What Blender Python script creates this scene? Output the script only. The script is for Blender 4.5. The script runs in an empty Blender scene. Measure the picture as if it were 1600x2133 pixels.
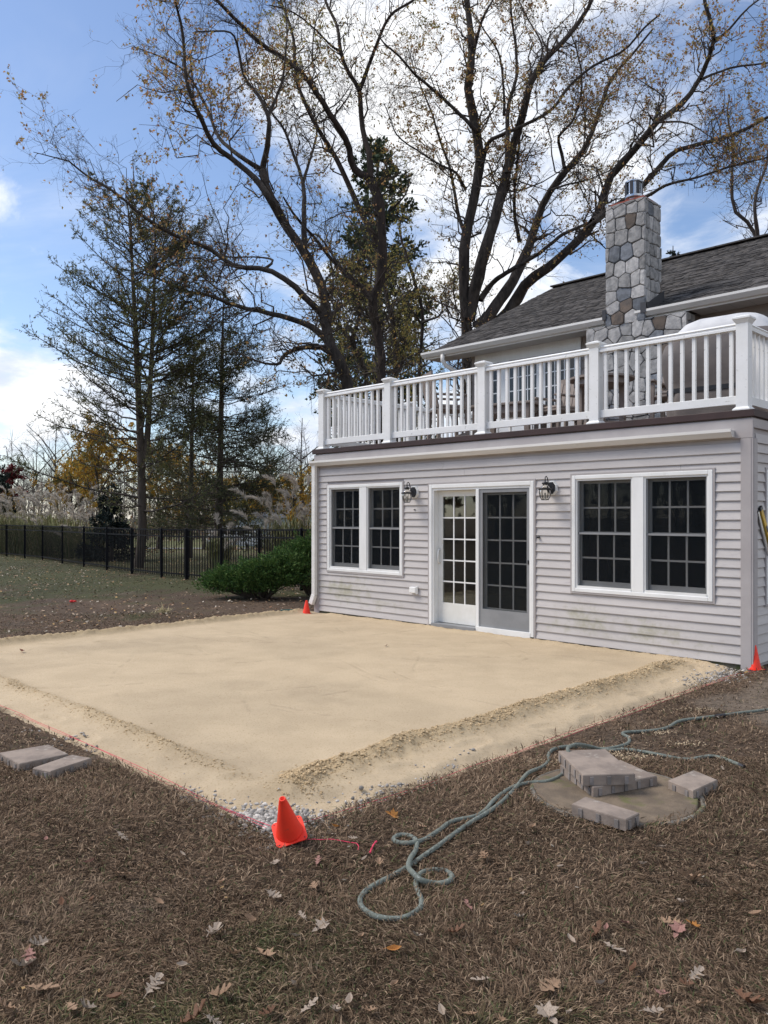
import bpy, math, random
import numpy as np
from mathutils import Vector, Matrix, Euler

random.seed(7)
RNG = np.random.default_rng(11)
C = bpy.context.scene.collection
SC = bpy.context.scene
R = math.radians

# ------------------------------------------------------------------ camera, sky, sun, exposure
F, HZ, CH = 1650.0, 1077.0, 1.6            # focal length in photo pixels, horizon row, eye height
cam_d = bpy.data.cameras.new('camera'); cam = bpy.data.objects.new('camera', cam_d); C.objects.link(cam)
cam.location = (0, 0, CH); cam.rotation_euler = (R(90), 0, 0)
cam_d.sensor_fit = 'VERTICAL'; cam_d.sensor_height = 36.0; cam_d.lens = F / 2133 * 36
cam_d.shift_y = (HZ - 1066.5) / 2133; cam_d.clip_start = 0.05; cam_d.clip_end = 3000
SC.camera = cam

SUN_EL, SUN_AZ = 50.0, -82.0                 # azimuth clockwise from +Y
sd = Vector((math.sin(R(SUN_AZ)) * math.cos(R(SUN_EL)), math.cos(R(SUN_AZ)) * math.cos(R(SUN_EL)), math.sin(R(SUN_EL))))
W = bpy.data.worlds.new('World'); SC.world = W; W.use_nodes = True
nt = W.node_tree; nt.nodes.clear()
def nn(t, **kw):
    n = nt.nodes.new(t)
    for k, v in kw.items(): setattr(n, k, v)
    return n
def wmath(op, a, b=None, clamp=False):
    n = nn('ShaderNodeMath', operation=op, use_clamp=clamp)
    for i, x in enumerate((a, b)):
        if x is None: continue
        if isinstance(x, (int, float)): n.inputs[i].default_value = x
        else: nt.links.new(x, n.inputs[i])
    return n.outputs[0]
def wramp(x, lo, hi, a=0.0, b=1.0, smooth=True):
    n = nn('ShaderNodeMapRange', interpolation_type='SMOOTHSTEP' if smooth else 'LINEAR')
    nt.links.new(x, n.inputs[0])
    for i, v in enumerate((lo, hi, a, b)): n.inputs[i + 1].default_value = v
    return n.outputs[0]
sky = nn('ShaderNodeTexSky', sky_type='NISHITA', sun_disc=False)
sky.sun_elevation = R(SUN_EL); sky.sun_rotation = R(SUN_AZ); sky.air_density = 1.0; sky.dust_density = 0.6; sky.ozone_density = 2.2
tc = nn('ShaderNodeTexCoord'); sep = nn('ShaderNodeSeparateXYZ'); nt.links.new(tc.outputs['Generated'], sep.inputs[0])
dx, dy, dz = sep.outputs
den = wmath('ADD', wmath('MAXIMUM', dz, 0.0), 0.30)
cmb = nn('ShaderNodeCombineXYZ')
nt.links.new(wmath('DIVIDE', dx, den), cmb.inputs[0]); nt.links.new(wmath('DIVIDE', dy, den), cmb.inputs[1])
def wnoise(scale, detail, rough, off, dist=0.0, stretch=(1, 1, 1)):
    mp = nn('ShaderNodeMapping'); mp.inputs['Location'].default_value = off; mp.inputs['Scale'].default_value = stretch
    nt.links.new(cmb.outputs[0], mp.inputs[0])
    n = nn('ShaderNodeTexNoise'); n.inputs['Scale'].default_value = scale; n.inputs['Detail'].default_value = detail
    n.inputs['Roughness'].default_value = rough; n.inputs['Distortion'].default_value = dist
    nt.links.new(mp.outputs[0], n.inputs['Vector']); return n.outputs[0]
big = wnoise(2.3, 10, 0.58, (3.1, 1.7, 0.0), 0.35)
cov = wmath('ADD', big, wmath('MULTIPLY', wramp(dx, -0.34, 0.10, -0.5, 0.5), 0.20))
mask = wramp(cov, 0.49, 0.66)
# a bank of small cumulus low down
mpl = nn('ShaderNodeMapping'); mpl.inputs['Scale'].default_value = (3.4, 3.4, 8.5); mpl.inputs['Location'].default_value = (1.3, 0.4, 0.2); nt.links.new(tc.outputs['Generated'], mpl.inputs[0])
nl = nn('ShaderNodeTexNoise'); nl.inputs['Scale'].default_value = 1.0; nl.inputs['Detail'].default_value = 9; nl.inputs['Roughness'].default_value = 0.55; nt.links.new(mpl.outputs[0], nl.inputs['Vector'])
band = wmath('MULTIPLY', wramp(dz, 0.0, 0.07), wramp(dz, 0.34, 0.16))
mask = wmath('MAXIMUM', mask, wmath('MULTIPLY', wramp(wmath('ADD', nl.outputs[0], wmath('MULTIPLY', band, 0.10)), 0.59, 0.70), band))
veil = wmath('MULTIPLY', wramp(wnoise(1.3, 6, 0.6, (8.0, 2.0, 0.0), 0.6, (0.6, 1.6, 1)), 0.45, 0.75), 0.34)
low = wmath('MULTIPLY', wramp(dz, 0.0, 0.10, 1.0, 0.0), 0.20)
mask = wmath('MAXIMUM', wmath('MAXIMUM', mask, veil), low, True)
shade = wramp(wnoise(3.4, 8, 0.6, (1.0, 5.0, 0.0)), 0.36, 0.60)
ccol = nn('ShaderNodeMix', data_type='RGBA'); nt.links.new(shade, ccol.inputs[0])
ccol.inputs[6].default_value = (5.8, 6.4, 7.5, 1); ccol.inputs[7].default_value = (9.0, 9.1, 9.3, 1)
skyc = nn('ShaderNodeMix', data_type='RGBA', blend_type='MULTIPLY'); skyc.inputs[0].default_value = 1.0
nt.links.new(sky.outputs[0], skyc.inputs[6]); skyc.inputs[7].default_value = (1.32, 1.30, 1.34, 1)
mx = nn('ShaderNodeMix', data_type='RGBA'); nt.links.new(mask, mx.inputs[0])
nt.links.new(skyc.outputs[2], mx.inputs[6]); nt.links.new(ccol.outputs[2], mx.inputs[7])
bg = nn('ShaderNodeBackground'); bg.inputs[1].default_value = 0.096
nt.links.new(mx.outputs[2], bg.inputs[0])
wo = nn('ShaderNodeOutputWorld'); nt.links.new(bg.outputs[0], wo.inputs[0])

sun_d = bpy.data.lights.new('sun', 'SUN'); sun_d.energy = 2.3; sun_d.angle = R(28); sun_d.color = (1.0, 0.93, 0.83)
sun = bpy.data.objects.new('sun', sun_d); C.objects.link(sun)
sun.rotation_euler = (-sd).to_track_quat('-Z', 'Y').to_euler(); sun.location = sd * 50
SC.view_settings.view_transform = 'Standard'; SC.view_settings.look = 'None'
SC.view_settings.exposure = 0.48; SC.view_settings.gamma = 1.0; SC.view_settings.use_curve_mapping = False
SC.render.engine = 'CYCLES'
SC.cycles.max_bounces = 6; SC.cycles.diffuse_bounces = 3; SC.cycles.glossy_bounces = 3
SC.cycles.transmission_bounces = 4; SC.cycles.transparent_max_bounces = 10

# ------------------------------------------------------------------ photo measurements -> metres
PL = np.array([(657 - 800) / 199 * CH, F * CH / 199])      # the left and right front corners of the extension
PR = np.array([(1565 - 800) / 319 * CH, F * CH / 319])
AX = PR - PL; WID = float(np.linalg.norm(AX)); AX /= WID; NX = np.array([-AX[1], AX[0]])
HROT = math.atan2(AX[1], AX[0])
def at(px, py, z=0.0):                       # the place on level z that shows at a photo pixel
    y = F * (CH - z) / (py - HZ); return Vector(((px - 800) / F * y, y, z))
def pt(px, py, y): return Vector(((px - 800) / F * y, y, CH - (py - HZ) / F * y))
def hp(s, d, z=0.0):                         # house frame (along the front wall, into the house, up) -> world
    p = PL + AX * s + NX * d; return Vector((p[0], p[1], z))
def to_house(x, y):
    vx, vy = x - PL[0], y - PL[1]; return vx * AX[0] + vy * AX[1], vx * NX[0] + vy * NX[1]
def hs(p): s, d = to_house(p[0], p[1]); return s, d

# ------------------------------------------------------------------ noise and mesh helpers
def vnoise(x, y, seed=0):
    x = np.asarray(x, float); y = np.asarray(y, float)
    xi = np.floor(x).astype(np.int64); yi = np.floor(y).astype(np.int64); fx = x - xi; fy = y - yi
    fx = fx * fx * (3 - 2 * fx); fy = fy * fy * (3 - 2 * fy)
    def h(a, b):
        n = (a * 374761393 + b * 668265263 + seed * 974711) & 0x7fffffff
        n = ((n ^ (n >> 13)) * 1274126177) & 0x7fffffff
        n = n ^ (n >> 16); return (n & 0xffff) / 65535.0
    return (h(xi, yi) * (1 - fx) + h(xi + 1, yi) * fx) * (1 - fy) + (h(xi, yi + 1) * (1 - fx) + h(xi + 1, yi + 1) * fx) * fy
def fbm(x, y, sc, seed=0, octv=4):
    t = 0; a = 0.5; x = np.asarray(x) * sc; y = np.asarray(y) * sc
    for k in range(octv): t = t + a * vnoise(x, y, seed + k * 17); x = x * 2.03 + 5.1; y = y * 2.03 + 9.7; a *= 0.5
    return t / (1 - 0.5 ** octv)
def smooth(a, b, x): t = np.clip((np.asarray(x, float) - a) / (b - a), 0, 1); return t * t * (3 - 2 * t)

def link(o, parent=None, label=None, cat=None, group=None, kind=None):
    C.objects.link(o)
    if parent is not None: o.parent = parent
    for k, v in (('label', label), ('category', cat), ('group', group), ('kind', kind)):
        if v: o[k] = v
    return o
def thing(name, label, cat, loc=(0, 0, 0), rz=0.0, group=None, rot=None):
    o = bpy.data.objects.new(name, None); o.empty_display_size = 0.2
    o.location = loc; o.rotation_euler = rot if rot is not None else (0, 0, rz)
    return link(o, None, label, cat, group)

class MB:
    def __init__(s): s.v = []; s.f = []
    def add(s, vs, fs):
        b = len(s.v); s.v += [tuple(v) for v in vs]; s.f += [tuple(i + b for i in f) for f in fs]; return s
    def box(s, x0, y0, z0, x1, y1, z1):
        return s.add([(x0, y0, z0), (x1, y0, z0), (x1, y1, z0), (x0, y1, z0), (x0, y0, z1), (x1, y0, z1), (x1, y1, z1), (x0, y1, z1)],
                     [(0, 3, 2, 1), (4, 5, 6, 7), (0, 1, 5, 4), (1, 2, 6, 5), (2, 3, 7, 6), (3, 0, 4, 7)])
    def bar(s, p0, p1, w, h=None, up=(0, 0, 1)):
        p0, p1 = Vector(p0), Vector(p1); h = h or w; d = (p1 - p0).normalized(); u = Vector(up)
        if abs(d.dot(u)) > 0.98: u = Vector((1, 0, 0))
        a = d.cross(u).normalized() * (w / 2); b = a.cross(d).normalized() * (h / 2)
        vs = [p + sa * a + sb * b for p in (p0, p1) for sa, sb in ((-1, -1), (1, -1), (1, 1), (-1, 1))]
        return s.add(vs, [(0, 1, 2, 3), (7, 6, 5, 4), (0, 4, 5, 1), (1, 5, 6, 2), (2, 6, 7, 3), (3, 7, 4, 0)])
    def tube(s, pts, r, n=8, caps=True):
        pts = [Vector(p) for p in pts]; K = len(pts); rs = r if hasattr(r, '__len__') else [r] * K
        ref = Vector((0.13, 0.21, 0.97)); vs = []; fs = []; a = None
        for i, p in enumerate(pts):
            t = (pts[min(i + 1, K - 1)] - pts[max(i - 1, 0)]).normalized()
            if a is None:
                a = t.cross(ref if abs(t.dot(ref)) < 0.95 else Vector((1, 0, 0))).normalized()
            else:
                a = (a - t * a.dot(t)).normalized()
            b = t.cross(a)
            for k in range(n):
                an = 2 * math.pi * k / n; vs.append(p + (a * math.cos(an) + b * math.sin(an)) * rs[i])
        for i in range(K - 1):
            for k in range(n):
                k2 = (k + 1) % n; fs.append((i * n + k, i * n + k2, (i + 1) * n + k2, (i + 1) * n + k))
        if caps: fs += [tuple(range(n - 1, -1, -1)), tuple((K - 1) * n + k for k in range(n))]
        return s.add(vs, fs)
    def lathe(s, prof, n=16, c=(0, 0, 0), caps=True):
        vs = []; fs = []
        for r, z in prof:
            for k in range(n):
                an = 2 * math.pi * k / n; vs.append((c[0] + r * math.cos(an), c[1] + r * math.sin(an), c[2] + z))
        for i in range(len(prof) - 1):
            for k in range(n):
                k2 = (k + 1) % n; fs.append((i * n + k, i * n + k2, (i + 1) * n + k2, (i + 1) * n + k))
        if caps: fs += [tuple(range(n - 1, -1, -1)), tuple((len(prof) - 1) * n + k for k in range(n))]
        return s.add(vs, fs)
    def prism(s, poly, z0, z1):
        n = len(poly); vs = [(x, y, z0) for x, y in poly] + [(x, y, z1) for x, y in poly]
        return s.add(vs, [tuple(range(n - 1, -1, -1)), tuple(range(n, 2 * n))] + [(k, (k + 1) % n, n + (k + 1) % n, n + k) for k in range(n)])
    def mesh(s, name, m, smooth=False):
        me = bpy.data.meshes.new(name); me.from_pydata(s.v, [], s.f); me.materials.append(m)
        if smooth: me.polygons.foreach_set('use_smooth', [True] * len(me.polygons))
        me.update(); return me
    def build(s, name, m, parent=None, smooth=False, bevel=0, **kw):
        o = bpy.data.objects.new(name, s.mesh(name, m, smooth))
        if bevel:
            b = o.modifiers.new('bevel', 'BEVEL'); b.width = bevel; b.segments = 2; b.limit_method = 'ANGLE'
        return link(o, parent, **kw)
def inst(name, me, parent=None, loc=(0, 0, 0), rot=(0, 0, 0), sc=None, **kw):
    o = bpy.data.objects.new(name, me); o.location = loc; o.rotation_euler = rot
    if sc is not None: o.scale = sc if hasattr(sc, '__len__') else (sc, sc, sc)
    return link(o, parent, **kw)

def soup_mesh(name, verts, faces, m, tint=None, smooth=False):
    """faces: list of (n,k) index arrays"""
    verts = np.asarray(verts, np.float32); me = bpy.data.meshes.new(name)
    me.vertices.add(len(verts)); me.vertices.foreach_set('co', verts.ravel())
    idx = np.concatenate([np.asarray(f, np.int32).ravel() for f in faces])
    tot = np.concatenate([np.full(len(f), f.shape[1], np.int32) for f in faces])
    me.loops.add(len(idx)); me.loops.foreach_set('vertex_index', idx)
    me.polygons.add(len(tot)); me.polygons.foreach_set('loop_start', np.concatenate([[0], np.cumsum(tot)[:-1]]).astype(np.int32))
    me.polygons.foreach_set('loop_total', tot)
    if smooth: me.polygons.foreach_set('use_smooth', np.ones(len(tot), bool))
    me.materials.append(m)
    if tint is not None:
        ca = me.color_attributes.new('tint', 'FLOAT_COLOR', 'POINT')
        t = np.ones((len(verts), 4), np.float32); t[:, :3] = tint; ca.data.foreach_set('color', t.ravel())
    me.update(calc_edges=True); return me
def soup(name, verts, faces, m, parent=None, tint=None, smooth=False, **kw):
    return link(bpy.data.objects.new(name, soup_mesh(name, verts, faces, m, tint, smooth)), parent, **kw)

# ------------------------------------------------------------------ materials
MATS = {}
def mat(name, c1, c2=None, scale=4.0, rough=0.85, bump=0.0, bscale=None, metal=0.0, tint=False, orand=0.0, lo=0.35, hi=0.65,
        spec=0.35, c3=None, scale3=None, lo3=0.5, hi3=0.62, detail=6, stretch=None, bdist=0.01, transl=0.0, coat=0.0):
    m = bpy.data.materials.new(name); m.use_nodes = True; t = m.node_tree; b = t.nodes['Principled BSDF']; N = t.nodes.new; Lk = t.links.new
    b.inputs['Roughness'].default_value = rough; b.inputs['Metallic'].default_value = metal; b.inputs['Specular IOR Level'].default_value = spec
    b.inputs['Coat Weight'].default_value = coat
    co = N('ShaderNodeTexCoord').outputs['Object']
    if stretch:
        mp = N('ShaderNodeMapping'); mp.inputs['Scale'].default_value = stretch; Lk(co, mp.inputs[0]); co = mp.outputs[0]
    def noise(sc, dt=detail):
        n = N('ShaderNodeTexNoise'); n.inputs['Scale'].default_value = sc; n.inputs['Detail'].default_value = dt; n.inputs['Roughness'].default_value = 0.6
        Lk(co, n.inputs['Vector']); return n.outputs[0]
    def rng(x, a, c):
        r = N('ShaderNodeMapRange'); r.interpolation_type = 'SMOOTHSTEP'; Lk(x, r.inputs[0]); r.inputs[1].default_value = a; r.inputs[2].default_value = c; return r.outputs[0]
    def mixc(f, a, c, mode='MIX'):
        x = N('ShaderNodeMix'); x.data_type = 'RGBA'; x.blend_type = mode
        for i, v in ((0, f), (6, a), (7, c)):
            if isinstance(v, (int, float)): x.inputs[i].default_value = v
            elif isinstance(v, tuple): x.inputs[i].default_value = v + (1,)
            else: Lk(v, x.inputs[i])
        return x.outputs[2]
    col = tuple(c1)
    if c2 is not None: col = mixc(rng(noise(scale), lo, hi), tuple(c1), tuple(c2))
    if c3 is not None: col = mixc(rng(noise(scale3 or scale * 3), lo3, hi3), col, tuple(c3))
    if orand:
        oi = N('ShaderNodeObjectInfo'); r = N('ShaderNodeMapRange'); Lk(oi.outputs['Random'], r.inputs[0]); r.inputs[3].default_value = 1 - orand; r.inputs[4].default_value = 1 + orand
        cb = N('ShaderNodeCombineColor')
        for i in range(3): Lk(r.outputs[0], cb.inputs[i])
        col = mixc(1.0, col, cb.outputs[0], 'MULTIPLY')
    if tint:
        at_ = N('ShaderNodeAttribute'); at_.attribute_name = 'tint'; col = mixc(1.0, col, at_.outputs['Color'], 'MULTIPLY')
    if isinstance(col, tuple): b.inputs['Base Color'].default_value = col + (1,)
    else: Lk(col, b.inputs['Base Color'])
    if bump:
        bp = N('ShaderNodeBump'); bp.inputs['Strength'].default_value = bump; bp.inputs['Distance'].default_value = bdist
        Lk(noise(bscale or scale * 4, 8), bp.inputs['Height']); Lk(bp.outputs[0], b.inputs['Normal'])
    if transl:
        tr = N('ShaderNodeBsdfTranslucent'); ms = N('ShaderNodeMixShader'); ms.inputs[0].default_value = transl
        if isinstance(col, tuple): tr.inputs[0].default_value = col + (1,)
        else: Lk(col, tr.inputs[0])
        Lk(b.outputs[0], ms.inputs[1]); Lk(tr.outputs[0], ms.inputs[2]); Lk(ms.outputs[0], t.nodes['Material Output'].inputs[0])
    m['mix'] = 0; MATS[name] = m; return m
def glass_mat(name, dark, rough=0.02, tintc=(0.75, 0.8, 0.8)):
    m = bpy.data.materials.new(name); m.use_nodes = True; t = m.node_tree; t.nodes.clear(); N = t.nodes.new
    fr = N('ShaderNodeFresnel'); fr.inputs[0].default_value = 1.5 if dark == 0 else 1.18
    tr = N('ShaderNodeBsdfTransparent'); tr.inputs[0].default_value = tintc + (1,)
    gl = N('ShaderNodeBsdfGlossy'); gl.inputs['Roughness'].default_value = rough
    ms = N('ShaderNodeMixShader'); t.links.new(fr.outputs[0], ms.inputs[0]); t.links.new(tr.outputs[0], ms.inputs[1]); t.links.new(gl.outputs[0], ms.inputs[2])
    o = N('ShaderNodeOutputMaterial'); t.links.new(ms.outputs[0], o.inputs[0]); return m
def screen_mat(name, col, opac):
    m = bpy.data.materials.new(name); m.use_nodes = True; t = m.node_tree; t.nodes.clear(); N = t.nodes.new
    tr = N('ShaderNodeBsdfTransparent'); df = N('ShaderNodeBsdfDiffuse'); df.inputs[0].default_value = col + (1,)
    ms = N('ShaderNodeMixShader'); ms.inputs[0].default_value = opac; t.links.new(tr.outputs[0], ms.inputs[1]); t.links.new(df.outputs[0], ms.inputs[2])
    o = N('ShaderNodeOutputMaterial'); t.links.new(ms.outputs[0], o.inputs[0]); return m

M_SIDE = mat('siding_vinyl', (0.525, 0.495, 0.475), (0.48, 0.45, 0.432), 1.6, 0.6, 0.15, 60, c3=(0.40, 0.37, 0.37), scale3=5, lo3=0.55, hi3=0.8, orand=0.04, stretch=(1, 1, 4), bdist=0.002)
# algae on the lowest courses: a stain with a shape of its own
def add_algae(m, spots):
    t = m.node_tree; b = t.nodes['Principled BSDF']; N = t.nodes.new; Lk = t.links.new
    base = b.inputs['Base Color'].links[0].from_socket
    co = N('ShaderNodeTexCoord').outputs['Object']; sp = N('ShaderNodeSeparateXYZ'); Lk(co, sp.inputs[0])
    nz = N('ShaderNodeTexNoise'); nz.inputs['Scale'].default_value = 5.5; nz.inputs['Detail'].default_value = 9; nz.inputs['Roughness'].default_value = 0.72; Lk(co, nz.inputs['Vector'])
    tot = None
    for (s0, z0, rs, rz, k) in spots:
        a = N('ShaderNodeVectorMath'); a.operation = 'SUBTRACT'; Lk(co, a.inputs[0]); a.inputs[1].default_value = (s0, 0, z0)
        c = N('ShaderNodeVectorMath'); c.operation = 'MULTIPLY'; Lk(a.outputs[0], c.inputs[0]); c.inputs[1].default_value = (1 / rs, 0, 1 / rz)
        l = N('ShaderNodeVectorMath'); l.operation = 'LENGTH'; Lk(c.outputs[0], l.inputs[0])
        r = N('ShaderNodeMapRange'); Lk(l.outputs['Value'], r.inputs[0]); r.inputs[1].default_value = 0; r.inputs[2].default_value = 1; r.inputs[3].default_value = k; r.inputs[4].default_value = 0
        if tot is None: tot = r.outputs[0]
        else:
            x = N('ShaderNodeMath'); x.operation = 'MAXIMUM'; Lk(tot, x.inputs[0]); Lk(r.outputs[0], x.inputs[1]); tot = x.outputs[0]
    ad = N('ShaderNodeMath'); ad.operation = 'MULTIPLY_ADD'; Lk(tot, ad.inputs[0]); ad.inputs[1].default_value = 0.34; Lk(nz.outputs[0], ad.inputs[2])
    r = N('ShaderNodeMapRange'); r.interpolation_type = 'SMOOTHSTEP'; Lk(ad.outputs[0], r.inputs[0]); r.inputs[1].default_value = 0.60; r.inputs[2].default_value = 0.92; r.inputs[4].default_value = 0.55
    x = N('ShaderNodeMix'); x.data_type = 'RGBA'; Lk(r.outputs[0], x.inputs[0]); Lk(base, x.inputs[6]); x.inputs[7].default_value = (0.25, 0.24, 0.11, 1)
    Lk(x.outputs[2], b.inputs['Base Color'])
add_algae(M_SIDE, [(0.8, 0.42, 1.1, 0.36, 1.0), (1.7, 0.25, 1.2, 0.2, 0.6), (5.1, 0.36, 0.55, 0.34, 1.0), (5.9, 0.27, 0.9, 0.3, 0.95), (4.8, 0.25, 1.0, 0.2, 0.6), (0.06, 0.5, 0.2, 0.5, 0.9), (6.6, 0.2, .4, .2, .6)])
M_USIDE = mat('upper_siding', (0.30, 0.262, 0.235), (0.26, 0.226, 0.203), 1.6, 0.65, orand=0.03)  # taupe boards, with the shade under the eave mixed into the darker tone
M_TRIM = mat('trim_mauve', (0.42, 0.39, 0.38), (0.37, 0.34, 0.332), 2.0, 0.6, orand=0.02)
M_WHITE = mat('white_vinyl', (0.80, 0.80, 0.78), (0.73, 0.73, 0.71), 3.0, 0.42, c3=(0.60, 0.59, 0.55), scale3=9, lo3=0.60, hi3=0.85, stretch=(1, 1, 0.35), spec=0.5)
M_RAIL = mat('railing_vinyl', (0.80, 0.80, 0.79), (0.74, 0.74, 0.72), 2.5, 0.45, c3=(0.42, 0.42, 0.38), scale3=22, lo3=0.62, hi3=0.78, spec=0.5)
M_CREAM = mat('door_white', (0.78, 0.77, 0.73), (0.70, 0.69, 0.64), 3.0, 0.5, c3=(0.5, 0.48, 0.42), scale3=7, lo3=0.62, hi3=0.85)
M_GREYF = mat('screen_frame_grey', (0.26, 0.265, 0.27), (0.22, 0.225, 0.23), 3.0, 0.5)
M_SCREEN = screen_mat('insect_screen', (0.014, 0.017, 0.020), 0.36)
M_GLASS = glass_mat('window_glass', 0.0)
M_LGLASS = glass_mat('lantern_glass', 1.0, 0.08, (0.93, 0.92, 0.88))
M_BROWN = mat('brown_deck_trim', (0.052, 0.030, 0.028), (0.04, 0.024, 0.022), 3.0, 0.5)
M_DECK = mat('deck_board', (0.16, 0.12, 0.10), (0.12, 0.09, 0.075), 5.0, 0.7, stretch=(0.3, 5, 1))
M_GUT = mat('gutter_white', (0.76, 0.74, 0.70), (0.68, 0.66, 0.62), 2.0, 0.4, c3=(0.45, 0.43, 0.38), scale3=6, lo3=0.6, hi3=0.85, stretch=(0.4, 1, 3))
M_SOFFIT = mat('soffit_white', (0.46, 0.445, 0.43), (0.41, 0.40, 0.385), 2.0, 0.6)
M_CONC = mat('foundation_concrete', (0.13, 0.12, 0.10), (0.09, 0.095, 0.06), 6.0, 0.95, 0.4, 40, c3=(0.06, 0.075, 0.03), scale3=4)
M_ROOF = mat('roof_shingle', (0.085, 0.079, 0.075), (0.054, 0.050, 0.048), 9.0, 0.95, 0.5, 160, spec=0.15, orand=0.4, bdist=0.004)
M_ROOFS = mat('roof_shingle_field', (0.085, 0.079, 0.075), (0.054, 0.050, 0.048), 9.0, 0.95, 0.5, 160, spec=0.15, tint=True, bdist=0.004)
STONES = [mat('stone_grey', (0.36, 0.35, 0.34), (0.21, 0.208, 0.205), 9, 0.9, 1.0, 30, orand=0.2), mat('stone_pale', (0.46, 0.445, 0.43), (0.31, 0.305, 0.30), 12, 0.9, 1.0, 34, orand=0.18),
          mat('stone_blue', (0.20, 0.215, 0.24), (0.13, 0.14, 0.155), 9, 0.9, 1.0, 30, orand=0.2), mat('stone_brown', (0.16, 0.125, 0.10), (0.10, 0.085, 0.075), 8, 0.9, 1.0, 30, orand=0.2)]
M_MORT = mat('mortar_dark', (0.13, 0.125, 0.12), (0.09, 0.087, 0.085), 20, 0.95)
M_STEEL = mat('stainless_flue', (0.55, 0.56, 0.57), (0.40, 0.41, 0.42), 6, 0.25, metal=1.0)
M_DARKM = mat('dark_metal', (0.055, 0.055, 0.06), (0.04, 0.04, 0.045), 5, 0.5, metal=0.3)
M_RED = mat('red_collar', (0.30, 0.07, 0.045), (0.22, 0.06, 0.04), 8, 0.8)
M_BLACK = mat('black_iron', (0.012, 0.012, 0.015), None, rough=0.38, spec=0.5)
M_FENCE = mat('black_aluminium', (0.006, 0.006, 0.008), None, rough=0.6, spec=0.12)
M_CONE = mat('cone_plastic', (0.93, 0.052, 0.022), (0.84, 0.042, 0.02), 4, 0.5, spec=0.35, c3=(0.62, 0.06, 0.035), scale3=26, lo3=0.60, hi3=0.75)
M_HOSE = mat('hose_fabric', (0.165, 0.182, 0.152), (0.12, 0.135, 0.118), 30, 0.85, 0.5, 400, c3=(0.33, 0.36, 0.33), scale3=120, lo3=0.56, hi3=0.66, bdist=0.002)
M_STRING = mat('marking_string', (0.75, 0.06, 0.12), (0.6, 0.05, 0.10), 60, 0.8)
M_PAVER = mat('concrete_paver', (0.31, 0.25, 0.205), (0.21, 0.17, 0.142), 6, 0.95, 0.5, 70, c3=(0.40, 0.36, 0.31), scale3=9, lo3=0.60, hi3=0.75, bdist=0.004)
M_PAVSIDE = mat('paver_spacer', (0.29, 0.255, 0.235), (0.18, 0.16, 0.145), 14, 0.95)
M_RIM = mat('cover_rim', (0.22, 0.20, 0.17), (0.13, 0.115, 0.09), 9, 0.95, 0.5, 50, c3=(0.09, 0.10, 0.035), scale3=4)
M_COVER = mat('cast_cover', (0.19, 0.145, 0.10), (0.13, 0.10, 0.072), 8, 0.95, 0.6, 60, c3=(0.115, 0.12, 0.04), scale3=3.2, lo3=0.57, hi3=0.70)
M_SAND = mat('sand', (0.535, 0.422, 0.280), (0.485, 0.380, 0.25), 2.2, 0.95, 0.7, 210, c3=(0.36, 0.265, 0.15), scale3=75, lo3=0.53, hi3=0.70, tint=True, bdist=0.006)
M_GRAVEL = mat('gravel', (0.42, 0.40, 0.38), (0.30, 0.29, 0.28), 14, 0.9, tint=True)
M_TAUPE = mat('taupe_poly_lumber', (0.25, 0.205, 0.175), (0.21, 0.17, 0.145), 6, 0.6)
M_GRILL = mat('grill_cover', (0.155, 0.135, 0.125), (0.12, 0.105, 0.10), 5, 0.75, 0.3, 10)
M_GRILLT = mat('grill_cover_top', (0.62, 0.62, 0.62), (0.52, 0.52, 0.53), 4, 0.6, 0.3, 10)
M_YEL = mat('yellow_level', (0.62, 0.40, 0.045), (0.5, 0.33, 0.05), 8, 0.45)
M_DARKIN = mat('room_dark', (0.035, 0.028, 0.024), (0.02, 0.017, 0.015), 1.2, 0.9)
M_FLOORIN = mat('room_floor', (0.06, 0.038, 0.026), (0.035, 0.024, 0.018), 2, 0.6)
M_CURT = mat('curtain_cloth', (0.10, 0.10, 0.095), None, rough=0.9)
M_CLOTH = mat('pale_cloth', (0.34, 0.33, 0.31), None, rough=0.9)
M_LEAFT = mat('fallen_leaf_tan', (0.36, 0.235, 0.145), (0.25, 0.155, 0.095), 22, 0.75, transl=0.1)
M_LEAFP = mat('fallen_leaf_pale', (0.42, 0.34, 0.265), (0.28, 0.22, 0.17), 22, 0.8, transl=0.1)
M_LEAFO = mat('fallen_leaf_orange', (0.50, 0.24, 0.05), (0.36, 0.13, 0.04), 20, 0.7, transl=0.15)
M_LEAFR = mat('fallen_leaf_rose', (0.36, 0.20, 0.16), (0.25, 0.12, 0.10), 20, 0.8, transl=0.1)
M_LEAFB = mat('fallen_leaf_brown', (0.19, 0.095, 0.05), (0.12, 0.06, 0.035), 20, 0.7, transl=0.1)
M_BLADE = mat('dry_grass', (1, 1, 1), None, rough=0.9, tint=True, spec=0.1, transl=0.06)
M_LITTER = mat('leaf_litter', (1, 1, 1), None, rough=0.9, tint=True, spec=0.15)
M_BARK = mat('maple_bark', (0.066, 0.054, 0.046), (0.03, 0.025, 0.022), 7, 0.95, 0.9, 14, c3=(0.12, 0.115, 0.095), scale3=5, lo3=0.58, hi3=0.75, stretch=(1, 1, 0.3), bdist=0.05)
M_BARKD = mat('dark_ivy_bark', (0.05, 0.036, 0.030), (0.026, 0.02, 0.018), 8, 0.95, 0.9, 14, stretch=(1, 1, 0.35), bdist=0.05)
M_TWIG = mat('twig_bark', (0.085, 0.068, 0.056), (0.055, 0.045, 0.04), 3, 0.95)
M_TWIGG = mat('grey_twig', (0.19, 0.165, 0.155), (0.14, 0.12, 0.11), 2, 0.95)
M_CBARK = mat('conifer_bark', (0.10, 0.078, 0.062), (0.062, 0.05, 0.04), 8, 0.95, 0.8, 16, stretch=(1, 1, 0.3), bdist=0.03)
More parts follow.
